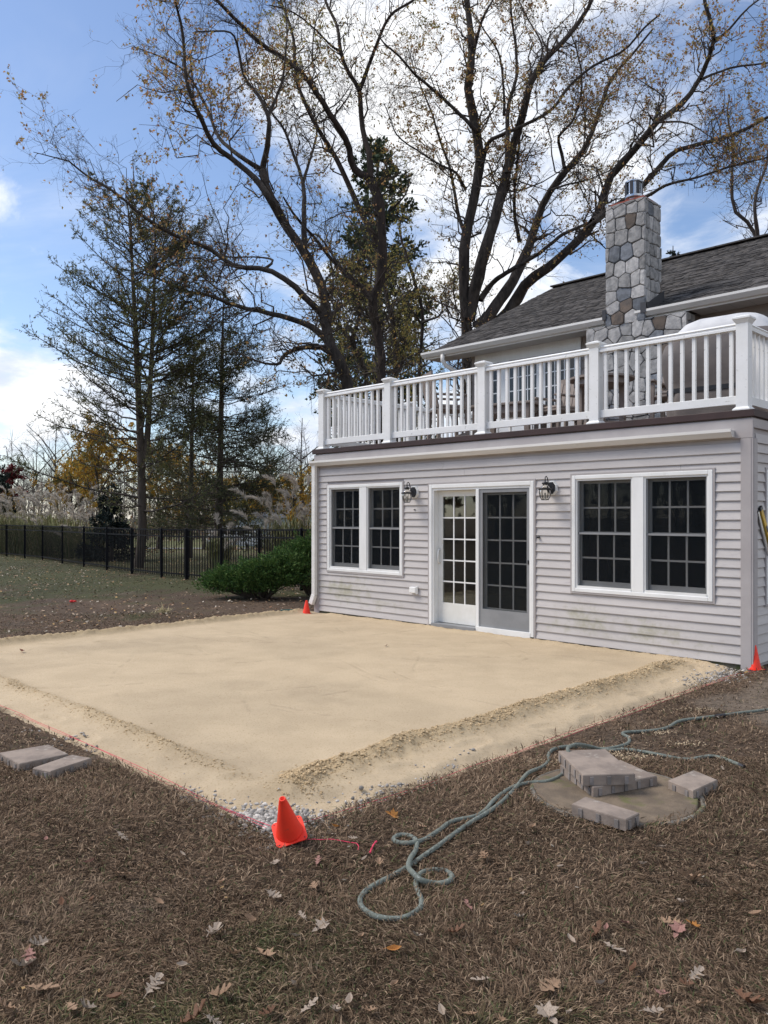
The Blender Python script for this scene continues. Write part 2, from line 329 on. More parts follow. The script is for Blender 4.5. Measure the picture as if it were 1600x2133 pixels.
M_LEAF = mat('tree_leaf', (1, 1, 1), None, rough=0.7, tint=True, spec=0.2, transl=0.45)
M_NEEDLE = mat('needle_spray', (1, 1, 1), None, rough=0.8, tint=True, spec=0.2, transl=0.12)
M_PLUME = mat('plume', (1, 1, 1), None, rough=0.9, tint=True, spec=0.1, transl=0.35)
M_CARW = mat('car_white', (0.78, 0.79, 0.80), None, rough=0.25, coat=0.5)
M_CARG = mat('car_glass', (0.01, 0.012, 0.014), None, rough=0.08, spec=0.6)
M_TYRE = mat('tyre_rubber', (0.015, 0.015, 0.016), None, rough=0.8)
M_FARW = mat('far_siding', (0.42, 0.47, 0.50), (0.36, 0.41, 0.44), 1, 0.7)
M_FARR = mat('far_roof', (0.09, 0.095, 0.11), (0.07, 0.075, 0.085), 1, 0.8)
M_ROAD = mat('far_road', (0.24, 0.235, 0.24), (0.2, 0.195, 0.2), 0.5, 0.9)

# ------------------------------------------------------------------ ground, sand bed, gravel
def gz(x, y):
    y = np.asarray(y, float); x = np.asarray(x, float)
    return -0.75 * smooth(34, 62, y) + 0.02 * (fbm(x, y, 0.7, 3) - 0.5) * smooth(1, 4, np.hypot(x, y)) 
def gcol(x, y):
    """turf albedo: brown dormant grass, green where it still grows, bare earth by the house corner"""
    s, d = to_house(x, y)
    g = fbm(x, y, 0.55, 21); g2 = fbm(x, y, 2.3, 31)
    green = smooth(0.50, 0.72, 0.6 * g + 0.4 * g2 + 0.34 * smooth(12, 20, y) * smooth(2, -4, x) - 0.06)
    green = np.maximum(green, smooth(16, 24, y) * smooth(-3, -7, x) * smooth(0.3, 0.6, g) * 0.8)
    dirt = smooth(0.4, 0.7, fbm(x, y, 1.1, 41) + 0.55 * smooth(7.0, 7.5, s) * smooth(-2.9, -1.4, d) - 0.28)
    br = np.stack([0.140 + 0 * x, 0.094 + 0 * x, 0.061 + 0 * x], -1) * (0.72 + 0.6 * g2)[..., None]
    gr = np.array([0.078, 0.080, 0.030]) * (0.8 + 0.5 * g2)[..., None]
    di = np.array([0.20, 0.155, 0.115]) * (0.8 + 0.4 * g2)[..., None]
    c = br * (1 - green[..., None]) + gr * green[..., None]
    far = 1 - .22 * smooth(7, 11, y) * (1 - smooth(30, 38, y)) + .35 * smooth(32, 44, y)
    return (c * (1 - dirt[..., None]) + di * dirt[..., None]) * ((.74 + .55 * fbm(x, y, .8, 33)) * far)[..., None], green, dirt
def axis(lo, hi, step, far, grow=1.12):
    a = list(np.arange(lo, hi + 1e-6, step)); st = step
    while a[-1] < far: st *= grow; a.append(a[-1] + st)
    st = step
    while a[0] > -far: st *= grow; a.insert(0, a[0] - st)
    return np.array(a)
gx, gy = axis(-7, 6, 0.10, 900), axis(1.2, 13, 0.10, 900)
GX, GY = np.meshgrid(gx, gy); S_, D_ = to_house(GX, GY)
GZ = gz(GX, GY) + 0.018 * (fbm(GX, GY, 3.5, 5) - 0.5) * (np.hypot(GX, GY) < 20)
inb = smooth(-0.30, -0.1, S_) * smooth(7.06, 6.9, S_) * smooth(-6.2, -6.05, D_) * smooth(0.2, 0.1, D_)
GZ = GZ - 0.07 * inb
hin = ((S_ > -0.02) & (S_ < WID - .05) & (D_ > 0.02)); GZ = np.where(hin & (D_ < 14), np.minimum(GZ, -0.03), GZ)
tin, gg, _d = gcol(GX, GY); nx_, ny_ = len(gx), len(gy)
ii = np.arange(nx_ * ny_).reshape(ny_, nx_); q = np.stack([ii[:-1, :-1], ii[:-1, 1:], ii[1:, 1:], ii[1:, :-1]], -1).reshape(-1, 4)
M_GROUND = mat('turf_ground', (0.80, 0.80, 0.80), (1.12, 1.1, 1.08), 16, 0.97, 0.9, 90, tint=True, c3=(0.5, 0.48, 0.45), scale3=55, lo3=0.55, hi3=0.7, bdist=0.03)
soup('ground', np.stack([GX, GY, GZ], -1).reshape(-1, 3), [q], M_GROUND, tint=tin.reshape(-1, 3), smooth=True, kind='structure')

def sand_z(s, d):
    s = np.asarray(s, float); d = np.asarray(d, float)
    wob = 0.18 * (fbm(s, d, 1.6, 61) - 0.5) + 0.10 * (fbm(s, d, 7, 62) - 0.5)
    rc_ = 1.35; qx = s - (6.95 - rc_); qy = (-6.16 + rc_) - d; b = np.where((qx > 0) & (qy > 0), rc_ - np.hypot(np.maximum(qx, 0), np.maximum(qy, 0)), np.minimum(6.95 - s, d + 6.16)); b = np.minimum(b, s + 0.32) + wob
    base = 0.010 * smooth(0, 0.3, b) - 0.05 * (1 - smooth(-0.02, 0.13, b))
    env = 0.55 + 0.9 * fbm(s, d, 2.2, 63)
    r1 = np.exp(-((s - 6.44 - 0.12 * (fbm(d, d * 0, 1.3, 64) - 0.5)) / (0.10 + .09 * fbm(d, d * 0 + 3, 1.9, 76))) ** 2) * smooth(-5.95, -5.45, d) * smooth(0.1, -0.7, d)
    r2 = np.exp(-((d + 5.74 + 0.14 * (fbm(s, s * 0, 1.1, 65) - 0.5)) / 0.085) ** 2) * smooth(6.5, 5.9, s) * smooth(1.5, 2.6, s) * (0.08 + .75 * fbm(s, s * 0, 1.7, 77))
    r3 = np.exp(-((s + 0.10 + 0.05 * (fbm(d, d * 0, 2, 66) - 0.5)) / 0.085) ** 2) * smooth(-5.6, -5.0, d) * smooth(0.05, -0.3, d) * 1.0
    r4 = np.exp(-((d + 0.06) / 0.06) ** 2) * smooth(0.2, 0.6, s) * smooth(6.9, 6.4, s) * 0.42
    tail = np.exp(-(((s - 5.95) / 0.35) ** 2 + ((d + 4.9 + 0.5 * (s - 5.9)) / 0.05) ** 2)) * 0.0
    rid = np.maximum(np.maximum(r1, r2), np.maximum(r3, r4))
    out = smooth(6.5, 6.65, s) * smooth(6.98, 6.85, s) * 0.5 + smooth(-5.8, -5.9, d) * smooth(-6.15, -6.0, d) * 0.4
    loose = np.clip(rid + 0.35 * out, 0, 1)
    z = base + 0.078 * rid * env + loose * (0.050 * (fbm(s, d, 13, 67) - 0.5) + 0.040 * (fbm(s, d, 34, 68, 2) - 0.5))
    z = z + 0.006 * (fbm(s, d, 1.2, 69) - 0.5) + 0.0022 * (fbm(s, d, 22, 70, 2) - 0.5)
    patch = smooth(0.60, 0.72, fbm(s, d, 1.05, 71)) ; z = z + patch * 0.008 * (fbm(s, d, 26, 72, 2) - 0.4)
    return z, rid, b, patch
ss = np.arange(-0.55, 7.2, 0.0205); dd = np.arange(-6.4, 0.05, 0.0205); S2, D2 = np.meshgrid(ss, dd)
Z2, RID, B2, PAT = sand_z(S2, D2)
tn = 1.0 - 0.22 * np.clip(RID, 0, 1) - 0.07 * PAT + 0.07 * (fbm(S2, D2, 0.9, 73) - 0.5) + 0.05 * (fbm(S2, D2, 9, 78) - .5)
tn = tn * (1 - .09 * smooth(.52, .68, fbm(S2, D2, .75, 79)))
rg = np.random.default_rng(23)                # screed and rake marks: short shallow grooves with crumbs pushed to one side
for k in range(46):
    a0 = np.array([rg.uniform(.3, 6.1), rg.uniform(-5.4, -.4)]); an = rg.choice([.1, -.25, 1.3, .5]) + rg.normal() * .25; L0 = rg.uniform(.15, .9); ux, uy = math.cos(an), math.sin(an)
    i0 = np.clip(np.searchsorted(ss, [a0[0] - 1, a0[0] + 1]), 0, len(ss)); j0 = np.clip(np.searchsorted(dd, [a0[1] - 1, a0[1] + 1]), 0, len(dd)); sl = (slice(j0[0], j0[1]), slice(i0[0], i0[1]))
    al = (S2[sl] - a0[0]) * ux + (D2[sl] - a0[1]) * uy; ac = -(S2[sl] - a0[0]) * uy + (D2[sl] - a0[1]) * ux + .03 * np.sin(al * 4 + k); on = smooth(L0, L0 * .6, np.abs(al)) * smooth(.35, .6, fbm(al, ac * 0, 9, k)); w_ = np.exp(-(ac / .016) ** 2)
    Z2[sl] += (-.005 * w_ + .0035 * np.exp(-((ac - .03) / .016) ** 2)) * on; tn[sl] *= 1 - .16 * w_ * on
prints = [(6.75, -4.9, 1.2), (6.72, -4.2, 1.5), (6.8, -3.4, 1.3), (6.7, -2.7, 1.6), (6.78, -1.9, 1.4), (6.72, -1.2, 1.7), (6.5, -.8, 1.2), (6.66, -.45, 2.0), (5.3, -6.0, .2), (4.6, -6.02, 0.0), (3.9, -5.98, .1), (6.2, -5.75, .8), (.4, -5.2, .4), (.25, -4.5, .9), (.5, -3.9, 1.2)]
for (s0_, d0_, an) in prints:                  # boot prints in the loose rim
    al = (S2 - s0_) * math.cos(an) + (D2 - d0_) * math.sin(an); ac = -(S2 - s0_) * math.sin(an) + (D2 - d0_) * math.cos(an); rr2 = (al / .14) ** 2 + (ac / .052) ** 2
    Z2 += -.011 * np.exp(-rr2 ** 2) + .007 * np.exp(-((np.sqrt(rr2) - 1.35) / .3) ** 2); tn *= 1 - .05 * np.exp(-rr2 ** 2)
PX2 = PL[0] + AX[0] * S2 + NX[0] * D2; PY2 = PL[1] + AX[1] * S2 + NX[1] * D2
n1, n2 = len(ss), len(dd); ii = np.arange(n1 * n2).reshape(n2, n1); q = np.stack([ii[:-1, :-1], ii[:-1, 1:], ii[1:, 1:], ii[1:, :-1]], -1).reshape(-1, 4)
warm = np.stack([tn, tn * (1 - 0.035 * RID), tn * (1 - 0.13 * RID)], -1).reshape(-1, 3)
soup('sand_bed', np.stack([PX2, PY2, Z2], -1).reshape(-1, 3), [q], M_SAND, tint=warm, smooth=True, kind='structure')

ICO_V = []; _t = (1 + 5 ** .5) / 2
for a_ in (-1, 1):
    for b_ in (-_t, _t): ICO_V += [(a_, b_, 0), (0, a_, b_), (b_, 0, a_)]
ICO_V = np.array(ICO_V) / math.hypot(1, _t)
ICO_F = np.array([(i, j, k) for i in range(12) for j in range(i + 1, 12) for k in range(j + 1, 12)
                  if all(abs(np.linalg.norm(ICO_V[p] - ICO_V[q_]) - 1.0515) < 0.01 for p, q_ in ((i, j), (j, k), (i, k)))])
for r_ in ICO_F:
    if np.dot(np.cross(ICO_V[r_[1]] - ICO_V[r_[0]], ICO_V[r_[2]] - ICO_V[r_[0]]), ICO_V[r_[0]]) < 0: r_[1], r_[2] = r_[2], r_[1]
OCT_V = np.array([(1, 0, 0), (0, 1, 0), (-1, 0, 0), (0, -1, 0), (0, 0, 1), (0, 0, -1.0)]); OCT_F = np.array([(0, 1, 4), (1, 2, 4), (2, 3, 4), (3, 0, 4), (1, 0, 5), (2, 1, 5), (3, 2, 5), (0, 3, 5)])
def pebbles(P, size, seed, oct_=False):
    g = np.random.default_rng(seed); n = len(P); BV, BF = (OCT_V, OCT_F) if oct_ else (ICO_V, ICO_F)
    V = BV[None] * (1 + g.uniform(-0.28, 0.28, (n, len(BV), 1))); V = V * g.uniform(0.6, 1.25, (n, 1, 3)) * np.array([1, 1, 0.7]) * size[:, None, None]
    a = g.uniform(0, 6.28, n); c, s = np.cos(a)[:, None], np.sin(a)[:, None]
    V = np.stack([V[..., 0] * c - V[..., 1] * s, V[..., 0] * s + V[..., 1] * c, V[..., 2]], -1) + P[:, None, :]
    Fc = (BF[None] + len(BV) * np.arange(n)[:, None, None]).reshape(-1, 3)
    return V.reshape(-1, 3), Fc
g = np.random.default_rng(5); ns = 5600
side = g.random(ns); s_ = np.where(side < 0.45, 6.96 + 0.085 * g.normal(size=ns), np.where(side < 0.9, g.uniform(1.2, 7.1, ns), -0.30 + .05 * g.normal(size=ns)))
d_ = np.where(side < 0.45, g.uniform(-6.25, 0.0, ns), np.where(side < 0.9, -6.16 + 0.075 * g.normal(size=ns), g.uniform(-6, -4.2, ns)))
k_ = g.random(ns) < 0.42; s_[k_] = 6.95 + 0.17 * np.abs(g.normal(size=k_.sum())) * np.where(g.random(k_.sum()) < .7, -1, .4); d_[k_] = -6.12 + 0.13 * np.abs(g.normal(size=k_.sum()))
k2 = g.random(ns) < 0.10; s_[k2] = 7.0 + 0.15 * g.normal(size=k2.sum()); d_[k2] = -0.25 + 0.45 * g.normal(size=k2.sum())
corner = np.exp(-((np.maximum(6.75 - s_, 0) / .75) ** 2 + ((d_ + 6.1) / .8) ** 2)) + np.exp(-(((s_ - 7.0) / .4) ** 2 + ((d_ + .3) / .9) ** 2))
keep = (fbm(s_, d_, 2.4, 81) + .55 * np.clip(corner, 0, 1) > 0.60 + .1 * g.random(ns)) & ~((s_ > -.05) & (d_ > -.03)); s_, d_ = s_[keep], d_[keep]; ns = len(s_)
wx = PL[0] + AX[0] * s_ + NX[0] * d_; wy = PL[1] + AX[1] * s_ + NX[1] * d_
zz = np.maximum(sand_z(s_, d_)[0], -0.005)
sz = g.uniform(0.005, 0.0115, ns) * (1 + 0.8 * (g.random(ns) < 0.12))
V, Fc = pebbles(np.stack([wx, wy, zz + sz * 0.3], -1), sz, 6)
tg = np.repeat((g.uniform(0.4, 1.6, ns)[:, None] * np.array([1.03, 0.99, 0.93])), 12, 0)
soup('gravel', V, [Fc], M_GRAVEL, tint=tg, kind='stuff')
# crumbs of loose damp sand on the raked ridges
nc_ = 60000; s_ = g.uniform(-.3, 6.98, nc_); d_ = np.where(g.random(nc_) < .6, g.uniform(-6.0, -0.02, nc_), -5.76 + .16 * g.normal(size=nc_)); r_ = g.random(nc_) < .62; s_ = np.where(r_ & (d_ > -5.65), 6.45 + .15 * g.normal(size=nc_), s_)
z_, rd_, b_, pa_ = sand_z(s_, d_); k = (g.random(nc_) < np.clip(rd_ * 1.3, 0, 1) * .55 + .012 * (b_ > .05) + .10 * pa_ * (fbm(s_, d_, 3, 83) > .5)) & (b_ > .02); s_, d_, z_, rd_ = s_[k], d_[k], z_[k], rd_[k]; nc_ = len(s_)
sz = g.uniform(.003, .009, nc_) * (1 + 1.0 * (g.random(nc_) < .12)) * (.5 + .5 * rd_); V, Fc = pebbles(np.stack([PL[0] + AX[0] * s_ + NX[0] * d_, PL[1] + AX[1] * s_ + NX[1] * d_, z_ + sz * .2], -1), sz, 7, True)
sp_ = [at(*p) for p in ((1285, 1566), (1325, 1583), (1300, 1576), (1418, 1553), (1368, 1529), (1452, 1481), (1130, 1590))]; V = [V]; Fc = [Fc]; TC = [np.repeat(g.uniform(.85, 1.3, (nc_, 1)) * np.array([1, .95, .85]), 6, 0)]; nb_ = 6 * nc_
for p in sp_:
    m_ = 90; q_ = np.array(p)[None] + g.normal(size=(m_, 3)) * np.array([.09, .035, .004]) + np.array([0, 0, .014]); v_, f_ = pebbles(q_, g.uniform(.003, .008, m_), 9, True); V.append(v_); Fc.append(f_ + nb_); nb_ += len(v_); TC.append(np.ones((len(v_), 3)) * 1.25)
V = np.concatenate(V); Fc = np.concatenate(Fc); TC = np.concatenate(TC)
soup('sand_crumbs', V, [Fc], M_SAND, tint=TC, kind='stuff')

# ------------------------------------------------------------------ the house
house = thing('house', 'pale mauve clapboard house with a shingled gable roof, stone chimney and rooftop deck', 'house', hp(0, 0, 0), HROT)
EXP = 0.1015; Z0 = 0.048; ZTOP = 2.425
def board(s0, s1, z0, h, m=M_SIDE, plane='front', dd=0.0, parent=house):
    """one lapped clapboard: thin at the top, proud at its bottom edge, with a butt underside"""
    prof = [(-0.0225, z0), (-0.023, z0 + 0.005), (-0.004, z0 + h), (0.005, z0 + h), (0.005, z0 + 0.006), (-0.010, z0 + 0.004)]
    mb = MB(); vs = []
    for s in (s0, s1):
        jz = random.uniform(-.0012, .0012); jd = random.uniform(-.0012, .0012)
        for d, z in [(d_ + jd, z_ + jz) for d_, z_ in prof]:
            if plane == 'front': vs.append((s, d + dd, z))
            else: vs.append((WID + dd - d, s, z))
    n = len(prof); fs = [(k, k + n, (k + 1) % n + n, (k + 1) % n) for k in range(n)] + [tuple(range(n)), tuple(range(2 * n - 1, n - 1, -1))]
    if plane != 'front': fs = [f[::-1] for f in fs]
    mb.add(vs, fs); return mb.build('siding_board', m, parent)
OPEN = [(0.342, 2.042, 0.722, 2.118), (2.578, 4.372, -1, 2.066), (4.93, 6.664, 0.685, 2.11)]
SL, SRT = 0.118, WID - 0.10
NC = int(round((ZTOP - Z0) / EXP))
g = random.Random(3)
for k in range(NC):
    z0 = Z0 + k * EXP; zm = z0 + EXP * 0.5; iv = [(SL, SRT)]
    for a, b, zl, zh in OPEN:
        if zl - 0.01 < zm < zh + 0.015:
            iv = [p for (u, v) in iv for p in ((u, min(v, a - 0.012)), (max(u, b + 0.012), v)) if p[1] - p[0] > 0.02]
    out = []
    for u, v in iv:
        if v - u > 4.5:
            c = {NC - 1: 2.83, NC - 2: 3.22, NC - 3: 6.3}.get(k, g.uniform(2.2, 5.2)); out += [(u, c - 0.0015), (c + 0.0015, v)]
        else: out.append((u, v))
    for u, v in out: board(u, v, z0, EXP)
ROPEN = (0.36, 2.06, 0.66, 2.11); RD1 = 5.2
for k in range(NC + 1):
    z0 = Z0 + k * EXP; zm = z0 + EXP / 2
    if ROPEN[2] < zm < ROPEN[3]: board(0.10, ROPEN[0] - 0.012, z0, EXP, plane='right'); board(ROPEN[1] + 0.012, RD1, z0, EXP, plane='right')
    else: board(0.10, RD1, z0, EXP, plane='right')
# wall core with its openings, frieze, corner posts, foundation
mb = MB(); T0, T1 = 0.006, 0.15
xs = [0.0] + [x for a, b, _, _ in OPEN for x in (a + 0.03, b - 0.03)] + [WID]
for i in range(0, len(xs) - 1, 2): mb.box(xs[i], T0, 0.0, xs[i + 1], T1, 2.66)
for a, b, zl, zh in OPEN:
    mb.box(a + 0.03, T0, zh - 0.03, b - 0.03, T1, 2.66)
    if zl > 0: mb.box(a + 0.03, T0, 0.0, b - 0.03, T1, zl + 0.03)
    else: mb.box(a + 0.03, T0, 0.0, b - 0.03, T1, 0.05)
a, b, zl, zh = ROPEN
mb.box(WID - T1, T1, 0, WID - T0, a + .03, 2.66); mb.box(WID - T1, b - .03, 0, WID - T0, RD1, 2.66); mb.box(WID - T1, a + .03, zh - .03, WID - T0, b - .03, 2.66); mb.box(WID - T1, a + .03, 0, WID - T0, b - .03, zl + .03)
mb.box(0.0, T1, 0, T1, RD1, 2.66)
mb.build('wall', M_TRIM, house)
MB().box(-0.004, -0.024, ZTOP + 0.003, WID + 0.026, 0.004, 2.635).box(WID - 0.002, 0.006, ZTOP + 0.11, WID + 0.026, RD1, 2.635).build('frieze_board', M_TRIM, house, bevel=0.004)
cp = MB()
cp.box(SRT + 0.002, -0.030, 0.0, WID + 0.030, 0.0, ZTOP).box(WID, 0.001, 0.0, WID + 0.030, 0.098, ZTOP)
cp.box(SRT + 0.022, -0.034, 0.0, WID + 0.012, -0.0305, ZTOP).box(WID + 0.0305, -0.012, 0.0, WID + 0.034, 0.078, ZTOP)
cp.build('corner_post', M_TRIM, house, bevel=0.003)
MB().box(0.0, -0.028, 0.0, SL - 0.002, 0.0, ZTOP).build('corner_post', M_TRIM, house, bevel=0.003)
MB().box(0.03, 0.0, -0.2, WID - 0.02, 0.012, 0.06).box(WID - 0.03, 0.012, -0.2, WID - 0.008, RD1, 0.06).build('foundation', M_CONC, house)

# gutter, downspout
def gut_profile(z, out=0.105, h=0.085): return [(0.0, z), (-0.060, z), (-out, z + h * 0.62), (-out, z + h), (-out + 0.012, z + h), (-out + 0.010, z + h * 0.86), (0.0, z + h * 0.86)]
def sweep(prof, s0, s1, dd=0.0):
    n = len(prof); vs = [(s, d + dd, z) for s in (s0, s1) for d, z in prof]
    return MB().add(vs, [(k, k + n, (k + 1) % n + n, (k + 1) % n) for k in range(n)] + [tuple(range(n)), tuple(range(2 * n - 1, n - 1, -1))])
sweep(gut_profile(2.442), -0.02, WID - 0.16, -0.026).build('gutter', M_GUT, house)
mb = MB().box(0.012, -0.096, 0.30, 0.096, -0.034, 2.455)
mb.box(0.008, -0.099, 0.72, 0.100, -0.0345, 0.735).box(0.008, -0.099, 1.95, 0.100, -0.0345, 1.965)
mb.bar((0.053, -0.066, 0.31), (0.0, -0.085, 0.15), 0.088, 0.066, up=(0, 1, 0)).build('downspout', M_GUT, house, bevel=0.008)

# twin double-hung windows: casing, mullion, and per light jamb, sashes, muntins, panes, screen
def window(a, b, zl, zh, m0, m1, plane='front', screen=True, casing=M_WHITE):
    def P(mb):                                # front coordinates -> the right-hand wall
        if plane == 'right': mb.v = [(WID - d, s, z) for s, d, z in mb.v]; mb.f = [f[::-1] for f in mb.f]
        return mb
    c = 0.048; mb = MB()
    mb.box(a, -0.036, zl, a + c, 0.02, zh).box(b - c, -0.036, zl, b, 0.02, zh).box(a + c, -0.036, zh - c, b - c, 0.02, zh).box(a + c, -0.036, zl, b - c, 0.02, zl + c)
    win = P(mb).build('window', casing, house, bevel=0.006)
    # J-channel round the casing and the wide mullion post
    j = 0.022; mb = MB().box(a - j, -0.030, zl - j, a - .001, 0.004, zh + j).box(b + .001, -0.030, zl - j, b + j, 0.004, zh + j).box(a - .001, -0.030, zh + .001, b + .001, 0.004, zh + j).box(a - .001, -0.030, zl - j, b + .001, 0.004, zl - .001)
    P(mb).build('casing_trim', M_TRIM, win)
    P(MB().box(m0, -0.032, zl + c + .001, m1, 0.06, zh - c - .001)).build('mullion', casing, win, bevel=0.004)
    for u, v in ((a + c, m0), (m1, b - c)):
        zb, zt = zl + c, zh - c; e = 0.02
        mb = MB().box(u + .001, -0.020, zb, u + e, 0.09, zt).box(v - e, -0.020, zb, v - .001, 0.09, zt).box(u + e, -0.020, zt - e, v - e, 0.09, zt).box(u + e, -0.030, zb, v - e, 0.09, zb + 0.028)
        P(mb).build('jamb', casing, win)
        u2, v2, zb2, zt2 = u + e, v - e, zb + 0.028, zt - e; zm = (zb2 + zt2) / 2
        for lo, hi, dep in ((zm - 0.018, zt2, 0.060), (zb2, zm + 0.022, 0.030)):
            f = 0.036; fb = 0.036 if lo > zm - .1 else 0.062; mb = MB()
            mb.box(u2 + .002, dep, lo, u2 + f, dep + 0.027, hi).box(v2 - f, dep, lo, v2 - .002, dep + 0.027, hi).box(u2 + f, dep, hi - 0.036, v2 - f, dep + 0.027, hi).box(u2 + f, dep, lo, v2 - f, dep + 0.027, lo + fb)
            P(mb).build('sash', casing, win)
            g0, g1, h0, h1 = u2 + f, v2 - f, lo + fb, hi - 0.036; mw = 0.0105
            for i in (1, 2): x = g0 + (g1 - g0) * i / 3; P(MB().box(x - mw, dep + 0.006, h0, x + mw, dep + 0.020, h1)).build('muntin', casing, win)
            zc = (h0 + h1) / 2
            for i in range(3):
                x0 = g0 + (g1 - g0) * i / 3 + (mw if i else 0); x1 = g0 + (g1 - g0) * (i + 1) / 3 - (mw if i < 2 else 0)
                P(MB().box(x0, dep + 0.0065, zc - mw, x1, dep + 0.0195, zc + mw)).build('muntin', casing, win)
                for z0, z1 in ((h0, zc - mw), (zc + mw, h1)): P(MB().box(x0, dep + 0.011, z0, x1, dep + 0.015, z1)).build('pane', M_GLASS, win)
        if screen:
            P(MB().box(u2 + .001, 0.006, zb2, v2 - .001, 0.007, zt2)).build('insect_screen', M_SCREEN, win)
            P(MB().box(u2 + .001, -0.002, zm - 0.012, v2 - .001, 0.0055, zm + 0.012).box(u2 + .001, -0.002, zb2, u2 + .018, 0.0055, zt2).box(v2 - .018, -0.002, zb2, v2 - .001, 0.0055, zt2)).build('screen_frame', M_GREYF, win)
    return win
window(*OPEN[0], 1.113, 1.266); window(*OPEN[2], 5.733, 5.870); window(*ROPEN, 1.15, 1.29, plane='right')

# sliding patio door
a, b, _, zh = OPEN[1]; zl = 0.055
door = MB().box(a, -0.036, zl, a + 0.05, 0.03, zh).box(b - 0.05, -0.036, zl, b, 0.03, zh).box(a + 0.05, -0.036, zh - 0.055, b - 0.05, 0.03, zh).build('patio_door', M_WHITE, house, bevel=0.006)
j = 0.024
MB().box(a - j, -0.030, 0.02, a - .001, 0.004, zh + j).box(b + .001, -0.030, 0.02, b + j, 0.004, zh + j).box(a - .001, -0.030, zh + .001, b + .001, 0.004, zh + j).build('casing_trim', M_TRIM, door)
MB().box(a + .05, -0.02, zl, a + .075, 0.12, zh - .055).box(b - .075, -0.02, zl, b - .05, 0.12, zh - .055).box(a + .075, -0.02, zh - .085, b - .075, 0.12, zh - .055).build('jamb', M_WHITE, door)
MB().box(a + .05, -0.055, zl - 0.02, 3.43, 0.12, zl + 0.03).build('threshold', M_GREYF, door, bevel=0.004)
MB().box(3.43, -0.040, zl - 0.02, b - .05, 0.12, zl + 0.055).box(3.425, -0.026, zl + .055, 3.475, 0.05, zh - .085).build('fixed_frame', M_WHITE, door, bevel=0.004)
def leaf(u, v, z0, z1, dep, stile, top, kick, m, mm):
    mb = MB().box(u, dep, z0, u + stile, dep + .036, z1).box(v - stile, dep, z0, v, dep + .036, z1).box(u + stile, dep, z1 - top, v - stile, dep + .036, z1).box(u + stile, dep, z0, v - stile, dep + .036, z0 + kick)
    mb.build('door_leaf', m, door, bevel=0.003)
    g0, g1, h0, h1 = u + stile, v - stile, z0 + kick, z1 - top; mw = 0.0095
    for i in (1, 2): x = g0 + (g1 - g0) * i / 3; MB().box(x - mw, dep + .008, h0, x + mw, dep + .026, h1).build('muntin', mm, door)
    for i in range(3):
        x0 = g0 + (g1 - g0) * i / 3 + (mw if i else 0); x1 = g0 + (g1 - g0) * (i + 1) / 3 - (mw if i < 2 else 0)
        for r in range(5):
            z0_ = h0 + (h1 - h0) * r / 5 + (mw if r else 0); z1_ = h0 + (h1 - h0) * (r + 1) / 5 - (mw if r < 4 else 0)
            MB().box(x0, dep + .015, z0_, x1, dep + .019, z1_).build('pane', M_GLASS, door)
            if r: MB().box(x0, dep + .0085, z0_ - 2 * mw, x1, dep + .0255, z0_).build('muntin', mm, door)
leaf(a + .076, 3.424, zl + .035, zh - .088, 0.080, 0.085, 0.085, 0.285, M_CREAM, M_WHITE)
leaf(3.477, b - .076, zl + .058, zh - .088, 0.040, 0.085, 0.08, 0.26, M_CREAM, M_WHITE)
MB().box(3.50, 0.0005, zl + .06, b - .078, 0.0015, zh - .09).build('insect_screen', M_SCREEN, door)
mb = MB().box(3.478, -0.010, zl + .056, 3.53, 0.0004, zh - .087).box(b - .118, -0.010, zl + .056, b - .077, 0.0004, zh - .087).box(3.53, -0.010, zl + .056, b - .118, 0.0004, zl + .30).box(3.53, -0.010, zh - .135, b - .118, 0.0004, zh - .087)
mb.build('screen_frame', M_GREYF, door)
MB().tube([(a + .115, 0.078, 0.94), (a + .115, 0.038, 0.955), (a + .115, 0.030, 1.04), (a + .115, 0.038, 1.125), (a + .115, 0.078, 1.14)], 0.011, 8).build('handle', M_WHITE, door, smooth=True)
MB().box(b - .10, -0.025, 0.99, b - .085, -0.0105, 1.04).build('latch', M_BLACK, door)
MB().box(2.22, -0.075, 0.485, 2.345, -0.021, 0.575).box(2.33, -0.06, 0.47, 2.36, -0.021, 0.585).build('outlet_cover', M_WHITE, house, bevel=0.01)
MB().box(b + .055, -0.05, 1.33, b + .085, -0.016, 1.352).build('cable_clip', M_BLACK, house, bevel=0.003)
MB().box(2.275, -0.032, 1.70, 2.30, -0.02, 1.715).build('cable_clip', M_DARKM, house)

# dark room behind the glass
mb = MB()
mb.box(T1, 4.25, 0.0, WID - T1, 4.29, 2.62).box(T1, T1, 2.57, WID - T1, 4.25, 2.60); mb.build('room_wall', M_DARKIN, house)
MB().box(T1, T1, 0.0, WID - T1, 4.25, 0.04).build('room_floor', M_FLOORIN, house)
for s0 in (1.9, 2.35, 2.8): MB().add([(s0 + 0.03 * k, 4.0 + 0.03 * (k % 2), z) for z in (0.4, 2.3) for k in range(6)], [(k, k + 1, k + 7, k + 6) for k in range(5)]).build('curtain', M_CURT, house)
MB().box(3.35, 1.9, 0.04, 4.0, 2.5, 0.95).build('cabinet', M_DARKIN, house)
t = thing('cardboard_box', 'white box on a dark cabinet seen through the left leaf of the sliding door', 'box', hp(3.55, 2.15, 0.952), HROT)
MB().box(-.17, -.15, 0, .17, .15, .27).build('carton', M_CLOTH, t); MB().box(-.06, -.1525, .15, .06, -.1505, .18).box(-.06, -.1525, .10, .06, -.1505, .125).build('print', M_BLACK, t)
t = thing('dust_cover', 'pale cloth cover draped over a round stand behind the left pair of windows', 'cover', hp(1.95, 0.75, 0.042), HROT)
dv = []; 
